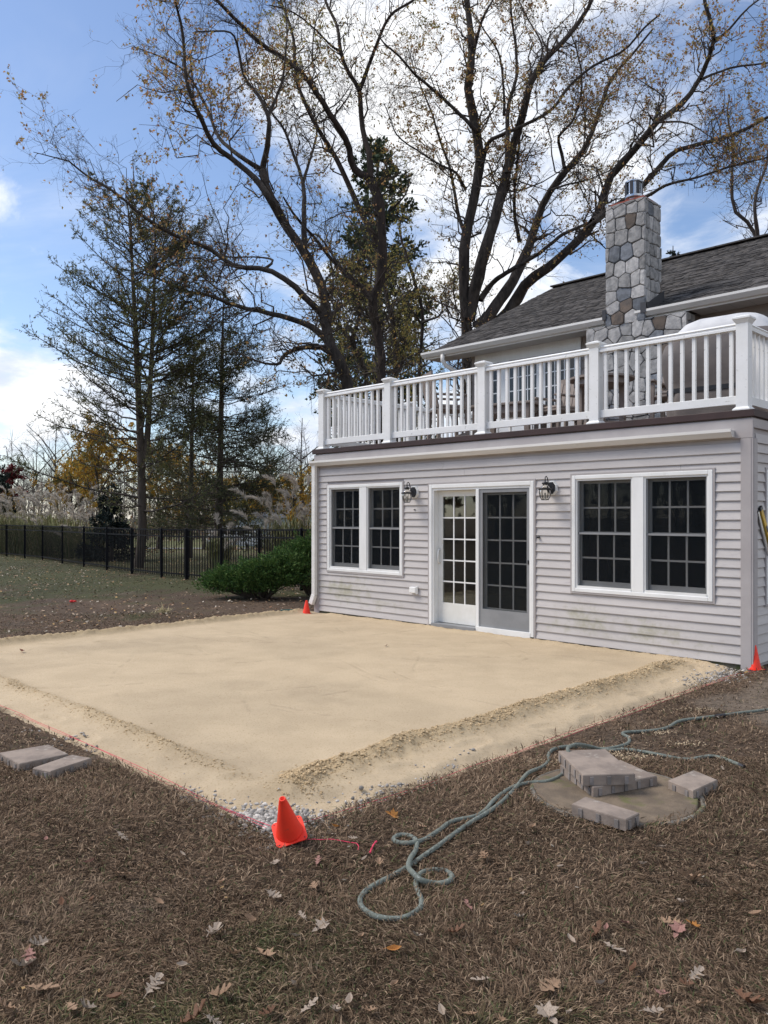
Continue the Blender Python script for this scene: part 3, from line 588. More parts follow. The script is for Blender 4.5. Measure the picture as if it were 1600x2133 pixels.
for i, (r_, z_) in enumerate([(0.36, 0.72), (0.33, 0.9), (0.27, 1.02), (0.17, 1.10), (0.05, 1.13)]):
    for k in range(20): an = k * math.pi / 10; rr = r_ * (1 + 0.09 * math.sin(an * 5) * (1 - i / 5)); dv.append((rr * math.cos(an), rr * math.sin(an), z_))
MB().add(dv, [(i * 20 + k, i * 20 + (k + 1) % 20, (i + 1) * 20 + (k + 1) % 20, (i + 1) * 20 + k) for i in range(4) for k in range(20)] + [tuple(80 + k for k in range(20))]).build('cloth', M_CLOTH, t, smooth=True)
MB().tube([(0, 0, 0), (0, 0, 1.1)], 0.03, 8).build('stand', M_DARKIN, t)

# ------------------------------------------------------------------ deck on the extension, upper storey, roof
DZ = 2.725
MB().box(-0.035, -0.045, DZ - 0.075, WID + 0.045, -0.005, DZ).box(WID + 0.005, -0.005, DZ - 0.075, WID + 0.045, 5.2, DZ).box(-0.035, -0.005, DZ - 0.075, 0.005, 4.5, DZ).build('deck_fascia', M_BROWN, house, bevel=0.004)
for k in range(31): MB().box(0.006, -0.004 + k * 0.147, DZ - 0.03, WID + 0.004, -0.004 + k * 0.147 + 0.141, DZ - 0.003).build('deck_board', M_DECK, house)
UD = 4.5; US0 = -0.27; US1 = 9.2; EZ = 5.02; ED = 4.0; ES0 = -1.14; ES1 = 9.6; RDD = 8.9; RZ = 7.50
UWIN = [(0.06, 0.40), (0.72, 1.36), (1.56, 2.20)]
for k in range(16):
    z0 = DZ + k * 0.15
    if z0 + .15 > 4.93: break
    iv = [(US0 + .1, 2.80), (4.56, US1)]
    for a_, b_ in [(-0.15, 2.33)]:
        iv = [p for (u, v) in iv for p in ((u, min(v, a_)), (max(u, b_), v)) if p[1] - p[0] > 0.02] if 0.9 < z0 - DZ + .9 and z0 < 4.8 else iv
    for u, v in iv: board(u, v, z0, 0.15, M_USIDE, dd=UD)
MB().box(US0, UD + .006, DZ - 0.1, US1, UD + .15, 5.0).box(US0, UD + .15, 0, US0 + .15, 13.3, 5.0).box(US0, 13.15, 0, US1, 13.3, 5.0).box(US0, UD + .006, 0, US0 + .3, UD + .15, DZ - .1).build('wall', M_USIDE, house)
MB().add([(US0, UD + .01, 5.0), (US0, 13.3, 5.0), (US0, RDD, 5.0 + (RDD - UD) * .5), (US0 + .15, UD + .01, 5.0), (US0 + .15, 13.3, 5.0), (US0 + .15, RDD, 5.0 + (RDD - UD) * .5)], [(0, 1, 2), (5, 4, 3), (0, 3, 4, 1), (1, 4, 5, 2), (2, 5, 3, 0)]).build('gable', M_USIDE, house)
for z0_, z1_ in ((DZ, DZ + .78), (4.74, 4.96)): MB().box(-0.16, UD - 0.03, z0_, 2.34, UD + 0.004, z1_).build('panel_trim', M_WHITE, house)
for x0, x1 in ((-0.16, 0.0), (0.44, 0.68), (1.40, 1.52), (2.24, 2.34)): MB().box(x0, UD - .03, DZ + .782, x1, UD + .004, 4.738).build('casing_trim', M_WHITE, house, bevel=0.004)
for x0, x1 in UWIN:
    z0, z1 = DZ + .79, 4.73
    w_ = MB().box(x0 - .05, UD - .024, z0, x0, UD + .004, z1).box(x1, UD - .024, z0, x1 + .035, UD + .004, z1).box(x0, UD - .024, z1 - .07, x1, UD + .004, z1).box(x0, UD - .024, z0, x1, UD + .004, z0 + .07).build('window', M_WHITE, house)
    n_ = 2 if x1 - x0 < .4 else 3
    for i in range(1, n_): x = x0 + (x1 - x0) * i / n_; MB().box(x - .011, UD - .02, z0 + .07, x + .011, UD - .006, z1 - .07).build('muntin', M_WHITE, w_)
    for i in range(n_):
        u = x0 + (x1 - x0) * i / n_ + (.011 if i else 0); v = x0 + (x1 - x0) * (i + 1) / n_ - (.011 if i < n_ - 1 else 0)
        for r in range(4):
            h = (z1 - z0 - .14) / 4; MB().box(u, UD - .014, z0 + .07 + h * r + (.011 if r else 0), v, UD - .012, z0 + .07 + h * (r + 1) - (.011 if r < 3 else 0)).build('pane', M_CARG, w_)
            if r: MB().box(u, UD - .019, z0 + .07 + h * r - .011, v, UD - .007, z0 + .07 + h * r + .011).build('muntin', M_WHITE, w_)
# soffit, fascia, gutters, downspout of the upper roof
MB().box(ES0, ED + .03, EZ - .06, 2.78, UD - .001, EZ - .045).box(4.60, ED + .03, EZ - .06, ES1, UD - .001, EZ - .045).build('soffit', M_SOFFIT, house)
for s0 in np.arange(4.9, 7.4, .3): MB().box(s0, ED + .031, EZ - .0635, s0 + .006, UD - .03, EZ - .0605).build('soffit_seam', M_GREYF, house)
MB().box(ES0, ED + .005, EZ - .075, 3.14, ED + .028, EZ + .05).box(3.87, ED + .005, EZ - .075, ES1, ED + .028, EZ + .05).build('fascia', M_WHITE, house)
sweep(gut_profile(EZ - .045, .12, .105), ES0 - .02, 3.135, ED + .004).build('gutter', M_GUT, house); sweep(gut_profile(EZ - .045, .12, .105), 3.72, ES1, ED + .004).build('gutter', M_GUT, house)
MB().tube([(-.60, ED - .05, EZ - .04), (-.60, ED - .05, EZ - .16), (-.58, ED + .03, EZ - .26), (-.33, UD - .10, EZ - .50), (-.31, UD - .06, EZ - .62), (-.31, UD - .06, 2.6)], 0.045, 8).build('downspout', M_GUT, house, smooth=True)
# roof deck and its shingles
SLP = (RZ - EZ - 0.05) / (RDD - ED)
roof = MB().add([(ES0, ED, EZ + .03), (ES1, ED, EZ + .03), (ES1, RDD, RZ - .02), (ES0, RDD, RZ - .02), (ES1, 2 * RDD - ED, EZ + .03), (ES0, 2 * RDD - ED, EZ + .03),
                 (ES0, ED, EZ - .03), (ES1, ED, EZ - .03), (ES1, RDD, RZ - .09), (ES0, RDD, RZ - .09), (ES1, 2 * RDD - ED, EZ - .03), (ES0, 2 * RDD - ED, EZ - .03)],
                [(0, 1, 2, 3), (3, 2, 4, 5), (7, 6, 9, 8), (8, 9, 11, 10), (1, 0, 6, 7), (4, 10, 11, 5), (0, 3, 9, 6), (3, 5, 11, 9), (2, 1, 7, 8), (4, 2, 8, 10)]).build('roof', M_ROOF, house)
g = np.random.default_rng(8); L_ = math.hypot(RDD - ED, RZ - .02 - EZ - .03); ang = math.atan2(RZ - .05 - EZ, RDD - ED); ca, sa = math.cos(ang), math.sin(ang)
tabs = []
for k in range(int(L_ / 0.142) + 1):
    s = ES0 - g.uniform(0, .2)
    while s < ES1:
        w_ = g.uniform(0.11, 0.34); tabs.append((max(s, ES0 - .01), min(s + w_ - .004, ES1), k * 0.142 - .02, g.choice([0.007, 0.012, 0.019]))); s += w_
def tab_geo(s0, s1, l0, th):
    l1 = min(l0 + 0.165, L_); vs = []
    for l, t0 in ((l0, th), (l1, th * .45)):
        for s in (s0, s1):
            for h in (0.0, t0): vs.append((s, ED + l * ca - h * sa, EZ + .031 + l * sa + h * ca))
    return vs, [(1, 3, 7, 5), (0, 1, 5, 4), (2, 6, 7, 3), (0, 2, 3, 1), (4, 5, 7, 6)]
def tab_rank(t_):
    w = hp((t_[0] + t_[1]) / 2, ED + t_[2] * ca, 0); vis = abs(w.x / w.y) < 0.5; return (0 if vis else 1, w.length / (t_[1] - t_[0]) ** .5)
tabs = [t_ for t_ in tabs if t_[1] - t_[0] > .03]; tabs.sort(key=tab_rank)
for t_ in tabs[:300]:
    vs, fs = tab_geo(*t_); MB().add(vs, fs).build('shingle', M_ROOF, roof)
V = []; Q = []; TN = []
for t_ in tabs[300:]:
    vs, fs = tab_geo(*t_); b0 = len(V); V += vs; Q += [tuple(i + b0 for i in f) for f in fs]; TN += [g.uniform(.6, 1.4)] * 8
soup('shingle_field', np.array(V), [np.array(Q)], M_ROOFS, roof, tint=np.array(TN)[:, None] * np.ones((1, 3)), kind='stuff')
MB().bar((ES0, RDD, RZ + .005), (ES1, RDD, RZ + .005), .26, .03).build('ridge_cap', M_ROOF, roof)

# stone chimney and fireplace mass
def clip(poly, nx_, ny_, c):
    out = []
    for i in range(len(poly)):
        p, q_ = poly[i], poly[(i + 1) % len(poly)]; dp = p[0] * nx_ + p[1] * ny_ - c; dq = q_[0] * nx_ + q_[1] * ny_ - c
        if dp <= 0: out.append(p)
        if (dp < 0 < dq) or (dq < 0 < dp): t_ = dp / (dp - dq); out.append((p[0] + (q_[0] - p[0]) * t_, p[1] + (q_[1] - p[1]) * t_))
    return out
def stone_cells(w, h, rg, rows=(0.17, 0.30), cols=(0.14, 0.34), jit=0.018):
    seeds = []; v = 0
    while v < h:
        rh = rg.uniform(*rows); u = rg.uniform(-.12, 0)
        while u < w:
            cw = rg.uniform(*cols); seeds.append((u + cw / 2 + rg.uniform(-jit, jit) * .5, v + rh / 2 + rg.uniform(-jit, jit))); u += cw
        v += rh
    res = []
    for i, a_ in enumerate(seeds):
        poly = [(0, 0), (w, 0), (w, h), (0, h)]
        for j_, b_ in enumerate(seeds):
            if i == j_ or abs(b_[0] - a_[0]) > .8 or abs(b_[1] - a_[1]) > .8: continue
            nx_, ny_ = b_[0] - a_[0], b_[1] - a_[1]; c = (b_[0] ** 2 + b_[1] ** 2 - a_[0] ** 2 - a_[1] ** 2) / 2; poly = clip(poly, nx_, ny_, c)
            if len(poly) < 3: break
        if len(poly) >= 3:
            ar = abs(sum(poly[k][0] * poly[(k + 1) % len(poly)][1] - poly[(k + 1) % len(poly)][0] * poly[k][1] for k in range(len(poly)))) / 2
            if ar > .0016: res.append(poly)
    return res
def lay_stones(w, h, fmap, parent, seed, wts=(6, 4, 1.8, .55), depth=(0.022, 0.045), **kw):
    rg = random.Random(seed)
    for poly in stone_cells(w, h, rg, **kw):
        cx = sum(p[0] for p in poly) / len(poly); cy = sum(p[1] for p in poly) / len(poly); n = len(poly); dp = rg.uniform(*depth)
        def ins(e): 
            o_ = []
            for x, y in poly:
                l = math.hypot(x - cx, y - cy) or 1; k = max(0.3, 1 - e / l); o_.append((cx + (x - cx) * k, cy + (y - cy) * k))
            return o_
        # cut the corners so the stone reads as worn
        def rounded(P_, f):
            o_ = []
            for i in range(len(P_)):
                p, a_, b_ = P_[i], P_[i - 1], P_[(i + 1) % len(P_)]
                o_.append((p[0] + (a_[0] - p[0]) * f, p[1] + (a_[1] - p[1]) * f)); o_.append((p[0] + (b_[0] - p[0]) * f, p[1] + (b_[1] - p[1]) * f))
            return o_
        r0 = rounded(ins(.004), .09); r1 = rounded(ins(.006), .10); r2 = rounded(ins(.017), .12); m_ = len(r0)
        vs = [fmap(x, y, -.01) for x, y in r0] + [fmap(x, y, dp * .6) for x, y in r1] + [fmap(x, y, dp * rg.uniform(.85, 1.05)) for x, y in r2] + [fmap(cx, cy, dp * rg.uniform(.95, 1.15))]
        fs = [(k, (k + 1) % m_, m_ + (k + 1) % m_, m_ + k) for k in range(m_)] + [(m_ + k, m_ + (k + 1) % m_, 2 * m_ + (k + 1) % m_, 2 * m_ + k) for k in range(m_)] + [(2 * m_ + k, 2 * m_ + (k + 1) % m_, 3 * m_) for k in range(m_)]
        MB().add(vs, fs).build('stone', rg.choices(STONES, wts)[0], parent)
CS0, CS1, CD0, CD1, CZ1 = 3.17, 3.87, 3.93, 4.50, 6.98; FS0, FS1 = 2.78, 4.57
chim = MB().box(CS0, CD0, 4.7, CS1, CD1, CZ1).box(FS0, CD0 + .01, DZ - .05, FS1, UD + .1, 4.93).build('chimney', M_MORT, house)
lay_stones(CS1 - CS0 + .035, CZ1 - 4.90, lambda u, v, e: (CS0 + u, CD0 - e, 4.90 + v), chim, 4)
lay_stones(CD1 - CD0, CZ1 - 5.2, lambda u, v, e: (CS1 + e, CD0 + u, 5.2 + v), chim, 5, cols=(.09, .22))
lay_stones(FS1 - FS0 + .035, 4.93 - DZ, lambda u, v, e: (FS0 + u, CD0 + .01 - e, DZ + v), chim, 6, rows=(.18, .34), cols=(.16, .38), jit=.07)
lay_stones(UD - CD0, 4.93 - DZ, lambda u, v, e: (FS1 + e, CD0 + .01 + u, DZ + v), chim, 7, rows=(.18, .34), cols=(.14, .32))
MB().box(CS0 + .06, CD0 + .05, CZ1 - .01, CS1 - .03, CD1 - .05, CZ1 + .055).build('collar', M_RED, chim)
fx, fy = (CS0 + CS1) / 2 + .02, (CD0 + CD1) / 2
MB().lathe([(.105, CZ1 + .05), (.105, CZ1 + .16)], 18, (fx, fy, 0)).build('flue_pipe', M_STEEL, chim, smooth=False)
fc = MB().lathe([(.145, CZ1 + .135), (.15, CZ1 + .145), (.15, CZ1 + .185), (.128, CZ1 + .20), (.128, CZ1 + .40), (.152, CZ1 + .40), (.152, CZ1 + .425), (.06, CZ1 + .44)], 18, (fx, fy, 0)); fc.build('flue_cap', M_STEEL, chim)
mb = MB()
for k in range(8):
    an = k * math.pi / 4 + .2; mb.bar((fx + .146 * math.cos(an), fy + .146 * math.sin(an), CZ1 + .18), (fx + .146 * math.cos(an), fy + .146 * math.sin(an), CZ1 + .41), .05, .012, up=(math.cos(an), math.sin(an), 0))
mb.build('wind_band', M_DARKM, chim)
def zroof(d): return EZ + .03 + (d - ED) * math.tan(ang)
MB().add([(CS1 + .05, CD0 - .0, zroof(ED) - .03), (CS1 + .05, CD1 + .05, zroof(CD1) - .0), (CS1 + .05, CD1 + .05, zroof(CD1) + .22), (CS1 + .05, CD0 - .0, zroof(ED) + .13), (CS1 + .062, CD0, zroof(ED) - .03), (CS1 + .062, CD1 + .05, zroof(CD1)), (CS1 + .062, CD1 + .05, zroof(CD1) + .22), (CS1 + .062, CD0, zroof(ED) + .13)],
         [(0, 1, 2, 3), (7, 6, 5, 4), (0, 4, 5, 1), (1, 5, 6, 2), (2, 6, 7, 3), (3, 7, 4, 0)]).box(CS1 - .04, CD0 - .05, zroof(ED) - .03, CS1 + .062, CD0 - .038, zroof(ED) + .15).build('flashing', M_DARKM, chim)
MB().box(CS0 - .05, CD0 - .05, zroof(ED) - .02, CS0 + .02, CD0 - .038, zroof(ED) + .15).build('flashing', M_DARKM, chim)

# ------------------------------------------------------------------ railing and furniture on the deck
rail = thing('deck_railing', 'white vinyl railing with square posts and balusters round the rooftop deck', 'railing', hp(0, 0, DZ), HROT)
def mesh_of(mb, name, m, bevel=0): return mb.mesh(name, m)
post_me = MB().box(-.062, -.062, 0, .062, .062, .965).mesh('post', M_RAIL)
cap_me = MB().add([(sx * r_, sy * r_, z_) for r_, z_ in ((.064, .93), (.084, .965), (.092, .975), (.092, .992), (.070, 1.004), (.02, 1.022)) for sx, sy in ((-1, -1), (1, -1), (1, 1), (-1, 1))],
                  [(i * 4 + k, i * 4 + (k + 1) % 4, i * 4 + 4 + (k + 1) % 4, i * 4 + 4 + k) for i in range(5) for k in range(4)] + [(3, 2, 1, 0), (20, 21, 22, 23)]).mesh('cap', M_RAIL)
foot_me = MB().add([(sx * r_, sy * r_, z_) for r_, z_ in ((.090, .001), (.090, .018), (.064, .045)) for sx, sy in ((-1, -1), (1, -1), (1, 1), (-1, 1))],
                   [(i * 4 + k, i * 4 + (k + 1) % 4, i * 4 + 4 + (k + 1) % 4, i * 4 + 4 + k) for i in range(2) for k in range(4)] + [(3, 2, 1, 0), (8, 9, 10, 11)]).mesh('foot', M_RAIL)
bal_me = MB().box(-.0185, -.0185, .17, .0185, .0185, .875).mesh('baluster', M_RAIL)
def rpost(s, d):
    o = inst('post', post_me, rail, (s, d, 0)); inst('cap', cap_me, o); inst('foot', foot_me, o); return o
RD = 0.10
FP = [(0.094, RD), (1.652, RD), (3.465, RD), (5.19, RD), (6.944, RD)]
LP = [(0.094, RD), (0.094, 2.2), (0.094, 4.1)]; RP = [(6.944, RD), (6.944, 1.95), (6.944, 3.8)]
for p in FP + LP[1:] + RP[1:]: rpost(*p)
def bay(p, q_):
    p, q_ = Vector((p[0], p[1], 0)), Vector((q_[0], q_[1], 0)); u = (q_ - p).normalized(); a_ = p + u * .063; b_ = q_ - u * .063; nrm = Vector((-u.y, u.x, 0))
    prof = [(-.044, .870), (-.044, .895), (-.036, .902), (-.036, .918), (-.046, .926), (-.030, .945), (.030, .945), (.046, .926), (.036, .918), (.036, .902), (.044, .895), (.044, .870)]
    vs = [e + nrm * x + Vector((0, 0, z)) for e in (a_, b_) for x, z in prof]; n = len(prof)
    MB().add(vs, [(k, (k + 1) % n, n + (k + 1) % n, n + k) for k in range(n)] + [tuple(range(n - 1, -1, -1)), tuple(range(n, 2 * n))]).build('top_rail', M_RAIL, rail)
    MB().bar(a_ + Vector((0, 0, .125)), b_ + Vector((0, 0, .125)), .045, .092).build('bottom_rail', M_RAIL, rail, bevel=0.004)
    n = max(2, round((b_ - a_).length / .1335)); r_ = math.atan2(u.y, u.x)
    for k in range(n): inst('baluster', bal_me, rail, a_ + (b_ - a_) * ((k + .5) / n), (0, 0, r_))
for P_ in (FP, LP, RP):
    for i in range(len(P_) - 1): bay(P_[i], P_[i + 1])

slat_me = MB().add([(-.036, 0, 0), (.036, 0, 0), (.036, .02, 0), (-.036, .02, 0), (-.040, 0, 1), (.040, 0, 1), (.040, .02, 1), (-.040, .02, 1)],
                   [(0, 3, 2, 1), (4, 5, 6, 7), (0, 1, 5, 4), (1, 2, 6, 5), (2, 3, 7, 6), (3, 0, 4, 7)]).mesh('slat', M_TAUPE)
def deck_chair(s, d, rz, label, seat_h=.60):
    t = thing('deck_chair', label, 'chair', hp(s, d, DZ), HROT + rz, 'slatted taupe chairs on the deck')
    MB().box(-.27, -.26, seat_h - .02, .27, .24, seat_h + .012).build('seat', M_TAUPE, t, bevel=.008)
    b = MB().bar((-.25, .25, seat_h + .02), (-.25, .36, seat_h + .52), .06, .025).bar((.25, .25, seat_h + .02), (.25, .36, seat_h + .52), .06, .025).bar((-.28, .363, seat_h + .54), (.28, .363, seat_h + .54), .03, .09).bar((-.25, .26, seat_h + .07), (.25, .26, seat_h + .07), .025, .06).build('backrest', M_TAUPE, t)
    for k in range(5): inst('slat', slat_me, b, (-.176 + .088 * k, .258, seat_h + .07), (-.216, 0, 0), (1, 1, .47))
    for sx in (-1, 1):
        for sy in (-.23, .22): MB().bar((sx * .25, sy * 1.12, 0), (sx * .25, sy, seat_h - .02 if sy > 0 else seat_h + .21), .055).build('leg', M_TAUPE, t)
        MB().box(sx * .25 - .05, -.30, seat_h + .212, sx * .25 + .05, .29, seat_h + .24).build('armrest', M_TAUPE, t, bevel=.006)
    MB().bar((-.25, -.25, .22), (.25, -.25, .22), .03, .05).build('stretcher', M_TAUPE, t)
    MB().box(-.22, -.22, seat_h + .014, .22, .2, seat_h + .075).build('cushion', M_TAUPE, t, bevel=.03)
deck_chair(5.10, 2.45, R(8), 'taupe slatted chair between the round deck table and the covered grill')
deck_chair(3.05, 2.6, R(-12), 'taupe slatted chair in front of the upstairs window, left of the round deck table')
deck_chair(1.75, 1.35, R(150), 'taupe slatted chair farthest from the chimney, behind the second railing bay', .62)
deck_chair(2.75, 3.5, R(-30), 'taupe slatted chair standing close to the upstairs wall under the windows')
t = thing('pub_table', 'round taupe high table in front of the stone fireplace wall', 'table', hp(4.15, 2.05, DZ), HROT)
MB().lathe([(.46, .90), (.48, .905), (.48, .935), (.46, .94)], 28).build('table_top', M_TAUPE, t)
MB().lathe([(.40, .82), (.40, .899)], 24).build('apron', M_TAUPE, t)
for k in range(4): an = k * math.pi / 2 + .5; MB().bar((.3 * math.cos(an), .3 * math.sin(an), 0), (.3 * math.cos(an), .3 * math.sin(an), .82), .075).build('leg', M_TAUPE, t)
MB().lathe([(.26, .25), (.26, .28)], 20).build('shelf', M_TAUPE, t)
t = thing('low_table', 'dark taupe table behind the second bay of the deck railing', 'table', hp(2.3, 2.3, DZ), HROT + R(10))
MB().box(-.55, -.4, .70, .55, .4, .74).build('table_top', M_TAUPE, t, bevel=.006)
for sx in (-1, 1):
    for sy in (-1, 1): MB().bar((sx * .47, sy * .32, 0), (sx * .47, sy * .32, .70), .08).build('leg', M_TAUPE, t)
MB().box(-.49, -.34, .58, .49, .34, .699).build('apron', M_TAUPE, t)
t = thing('serving_cart', 'white slatted cart between the low table and the upstairs house corner', 'cart', hp(1.6, 3.6, DZ), HROT)
for z_ in (.18, .72): MB().box(-.4, -.22, z_, .4, .22, z_ + .03).build('shelf', M_RAIL, t)
for sx in (-1, 1):
    for sy in (-1, 1): MB().bar((sx * .38, sy * .2, 0), (sx * .38, sy * .2, .80), .05).build('leg', M_RAIL, t)
# the grill under its fabric cover: one soft shell, domed hood over a wider skirt, pleats and a strap
t = thing('covered_grill', 'barbecue grill under a grey-brown fabric cover with a pale top, by the deck corner post', 'grill', hp(6.30, 1.25, DZ), HROT + R(4))
def shell(levels, n=56, seed=1):
    vs = []; rg = random.Random(seed); ph = [rg.uniform(0, 6.28) for _ in range(4)]
    for (hx, hy, z, e, wv) in levels:
        for k in range(n):
            a_ = 2 * math.pi * k / n; c, s = math.cos(a_), math.sin(a_)
            x = math.copysign(abs(c) ** e, c) * hx; y = math.copysign(abs(s) ** e, s) * hy
            w_ = 1 + wv * (math.sin(a_ * 9 + ph[0]) * .5 + math.sin(a_ * 14 + ph[1]) * .35 + math.sin(a_ * 5 + ph[2]) * .5)
            vs.append((x * w_, y * w_, z + wv * .3 * math.sin(a_ * 6 + ph[3])))
    return vs, [(i * n + k, i * n + (k + 1) % n, (i + 1) * n + (k + 1) % n, (i + 1) * n + k) for i in range(len(levels) - 1) for k in range(n)]
vs, fs = shell([(.66, .34, .04, .45, .05), (.67, .35, .25, .45, .05), (.65, .34, .42, .45, .03), (.64, .33, .46, .42, .01), (.68, .35, .52, .42, .03), (.74, .37, .80, .4, .03), (.74, .37, .88, .4, .025), (.68, .36, 1.02, .42, .02), (.60, .35, 1.08, .45, .012)])
MB().add(vs, fs).build('cover_skirt', M_GRILL, t, smooth=True)
vs, fs = shell([(.602, .352, 1.075, .45, .012), (.55, .34, 1.16, .5, .012), (.46, .30, 1.25, .55, .01), (.38, .22, 1.295, .7, .008), (.2, .1, 1.315, .9, .004)])
n_ = len(vs); MB().add(vs, fs + [tuple(range(n_ - 56, n_))]).build('cover_top', M_GRILLT, t, smooth=True)
vs, fs = shell([(.660, .345, .40, .43, .012), (.668, .352, .40, .43, .012), (.668, .352, .455, .43, .012), (.660, .345, .455, .43, .012)]); MB().add(vs, fs).build('strap', M_BLACK, t)
for sx in (-1, 1): MB().lathe([(.05, -.02), (.05, .02)], 12, (sx * .5, .2, .02)).build('caster', M_TYRE, t)

# ------------------------------------------------------------------ wall lanterns
def lantern(s, z, label):
    t = thing('wall_lantern', label, 'lamp', hp(s, -0.02, z), HROT, 'black carriage lanterns on the clapboard wall')
    oc = lambda r_, k0=.3927: [(r_ * math.cos(k0 + k * math.pi / 4), r_ * math.sin(k0 + k * math.pi / 4)) for k in range(8)]
    def oct_plate(r_, y0, y1, name, m, sy=1.15):
        vs = [(x, y0, zz * sy) for x, zz in oc(r_)] + [(x * .92, y1, zz * sy * .92) for x, zz in oc(r_)]
        return MB().add(vs, [tuple(range(8)), tuple(range(15, 7, -1))] + [(k, k + 8, (k + 1) % 8 + 8, (k + 1) % 8) for k in range(8)]).build(name, m, t)
    oct_plate(.085, 0.004, -.028, 'mounting_block', M_WHITE); oct_plate(.062, -.0285, -.05, 'back_plate', M_BLACK, 1.3)
    yc = -.165
    arm = [(0, -.05, -.01), (0, -.085, .03), (0, -.10, .08), (0, -.115, .125), (0, -.14, .142), (0, -.163, .128), (0, -.165, .09)]
    MB().tube(arm, .0065, 8).build('arm', M_BLACK, t, smooth=True)
    MB().lathe([(.004, .10), (.013, .09), (.004, .078), (.03, .07), (.043, .055), (.038, .047), (.022, .035)], 16, (0, yc, 0)).build('finial', M_BLACK, t, smooth=True)
    MB().lathe([(.024, .036), (.055, .012), (.066, -.012)], 20, (0, yc, 0), caps=False).build('dome_glass', M_LGLASS, t, smooth=True)
    MB().lathe([(.060, -.022), (.084, -.026), (.086, -.014), (.070, -.004), (.060, -.008)], 24, (0, yc, 0), caps=False).build('collar', M_BLACK, t)
    MB().lathe([(.064, -.024), (.070, -.06), (.058, -.115), (.040, -.148)], 20, (0, yc, 0), caps=False).build('globe_glass', M_LGLASS, t, smooth=True)
    for k in range(6):
        an = k * math.pi / 3 + .5; MB().tube([(r_ * math.cos(an), yc + r_ * math.sin(an), z_) for r_, z_ in ((.067, -.024), (.073, -.06), (.061, -.115), (.042, -.15))], .0033, 5).build('rib', M_BLACK, t)
    MB().lathe([(.040, -.156), (.044, -.152), (.044, -.146), (.040, -.146)], 20, (0, yc, 0)).build('base_ring', M_BLACK, t)
    MB().lathe([(.012, -.14), (.012, -.07), (.006, -.06)], 10, (0, yc, 0)).build('candle', M_CLOTH, t)
lantern(2.285, 1.965, 'black wall lantern with clear glass between the left windows and the sliding door')
lantern(4.645, 1.965, 'black wall lantern with clear glass between the sliding door and the right windows')

# ------------------------------------------------------------------ things lying about the yard
def cone(loc, rot, label, h=.235):
    t = thing('marker_cone', label, 'cone', loc, 0, 'orange marker cones at the corners of the sand bed', rot=rot)
    rr = .026; sq = []
    for cx, cy, a0 in ((.056, .056, 0), (-.056, .056, 1), (-.056, -.056, 2), (.056, -.056, 3)):
        for k in range(4): an = a0 * math.pi / 2 + k * math.pi / 6; sq.append((cx + .022 * math.cos(an), cy + .022 * math.sin(an)))
    MB().prism(sq, 0.0, .0055).build('base', M_CONE, t, bevel=.0015)
    MB().lathe([(.068, .0056), (.0655, .012), (.060, .03), (.0205, h - .02), (.0165, h - .012), (.0165, h - .003), (.0145, h), (.010, h), (.008, h - .02)], 40).build('body', M_CONE, t, smooth=True)
    for sx, sy in ((1, 1), (1, -1), (-1, 1), (-1, -1)): MB().lathe([(.0035, .0056), (.0035, .0062)], 8, (sx * .063, sy * .063, 0)).build('hole', M_BLACK, t)
p = at(603, 1733, .052); cone((p.x, p.y, .052), (Matrix.Rotation(R(29), 3, 'X') @ Matrix.Rotation(R(-5), 3, 'Y') @ Matrix.Rotation(R(19), 3, 'Z')).to_euler(), 'orange cone nearest the camera, on the grass at the near corner of the sand')
p = at(1572, 1396); cone((p.x, p.y, .012), (0, 0, R(20)), 'orange cone against the right-hand corner post of the house', .25)
p = at(648, 1278); cone((p.x - .07, p.y - .05, .004), (0, R(0), R(10)), 'orange cone under the downspout at the far left corner of the house', .22)

def catmull(P, per=6):
    P = [Vector(p) for p in P]; out = []
    for i in range(len(P) - 1):
        p0, p1, p2, p3 = P[max(i - 1, 0)], P[i], P[i + 1], P[min(i + 2, len(P) - 1)]
        for k in range(per):
            t_ = k / per; out.append(0.5 * ((2 * p1) + (p2 - p0) * t_ + (2 * p0 - 5 * p1 + 4 * p2 - p3) * t_ ** 2 + (3 * p1 - p0 - 3 * p2 + p3) * t_ ** 3))
    return out + [P[-1]]
# marking string pegged round the bed
rg = random.Random(2)
def runline(pts, z=.014, j=.006): return catmull([hp(s, d, z + rg.uniform(-.005, .007)) + Vector((rg.uniform(-j, j), rg.uniform(-j, j), 0)) for s, d in pts], 3)
near = hs(at(575, 1722))
right = [(WID + .06, -.1)] + [(7.03 + rg.uniform(-.012, .012), -.1 - k * .45) for k in range(1, 13)] + [(6.98, -6.03)]
left = [(6.9, -6.10)] + [(6.9 - k * .42, -6.12 + rg.uniform(-.015, .015)) for k in range(1, 16)] + [(-.34, -6.12)]
back = [(-.34, -6.12)] + [(-.33 + rg.uniform(-.012, .012), -6.12 + k * .6) for k in range(1, 10)] + [(-.3, -.15)]
MB().tube(runline(right, .010), .0015, 5).tube(runline([(s + .03, d) for s, d in right], .006), .0012, 5).tube(runline(left, .012), .0017, 5).tube(runline([(s, d - .02) for s, d in left[:9]]), .0013, 5).tube(runline(back), .0018, 5).build(
    'marking_string', M_STRING, None, label='red marking string pegged round the sand bed', cat='string')
tail = catmull([at(px, py, .022) for px, py in ((628, 1750), (650, 1748), (668, 1749), (690, 1748), (715, 1752), (732, 1755), (743, 1757), (747, 1764), (746, 1770))], 4)
MB().tube(tail, .0022, 5).build('string_end', M_STRING, None, label='loose end of red string trailing right from the near cone', cat='string')
q_ = catmull([at(px, py, .02) for px, py in ((785, 1752), (780, 1757), (776, 1764), (773, 1771), (771, 1776))], 3)
MB().tube(q_, [.003 + .003 * math.sin(k) ** 2 for k in range(len(q_))], 6).build('string_scrap', M_STRING, None, label='short frayed scrap of pink string on the grass right of the loose string end', cat='string')

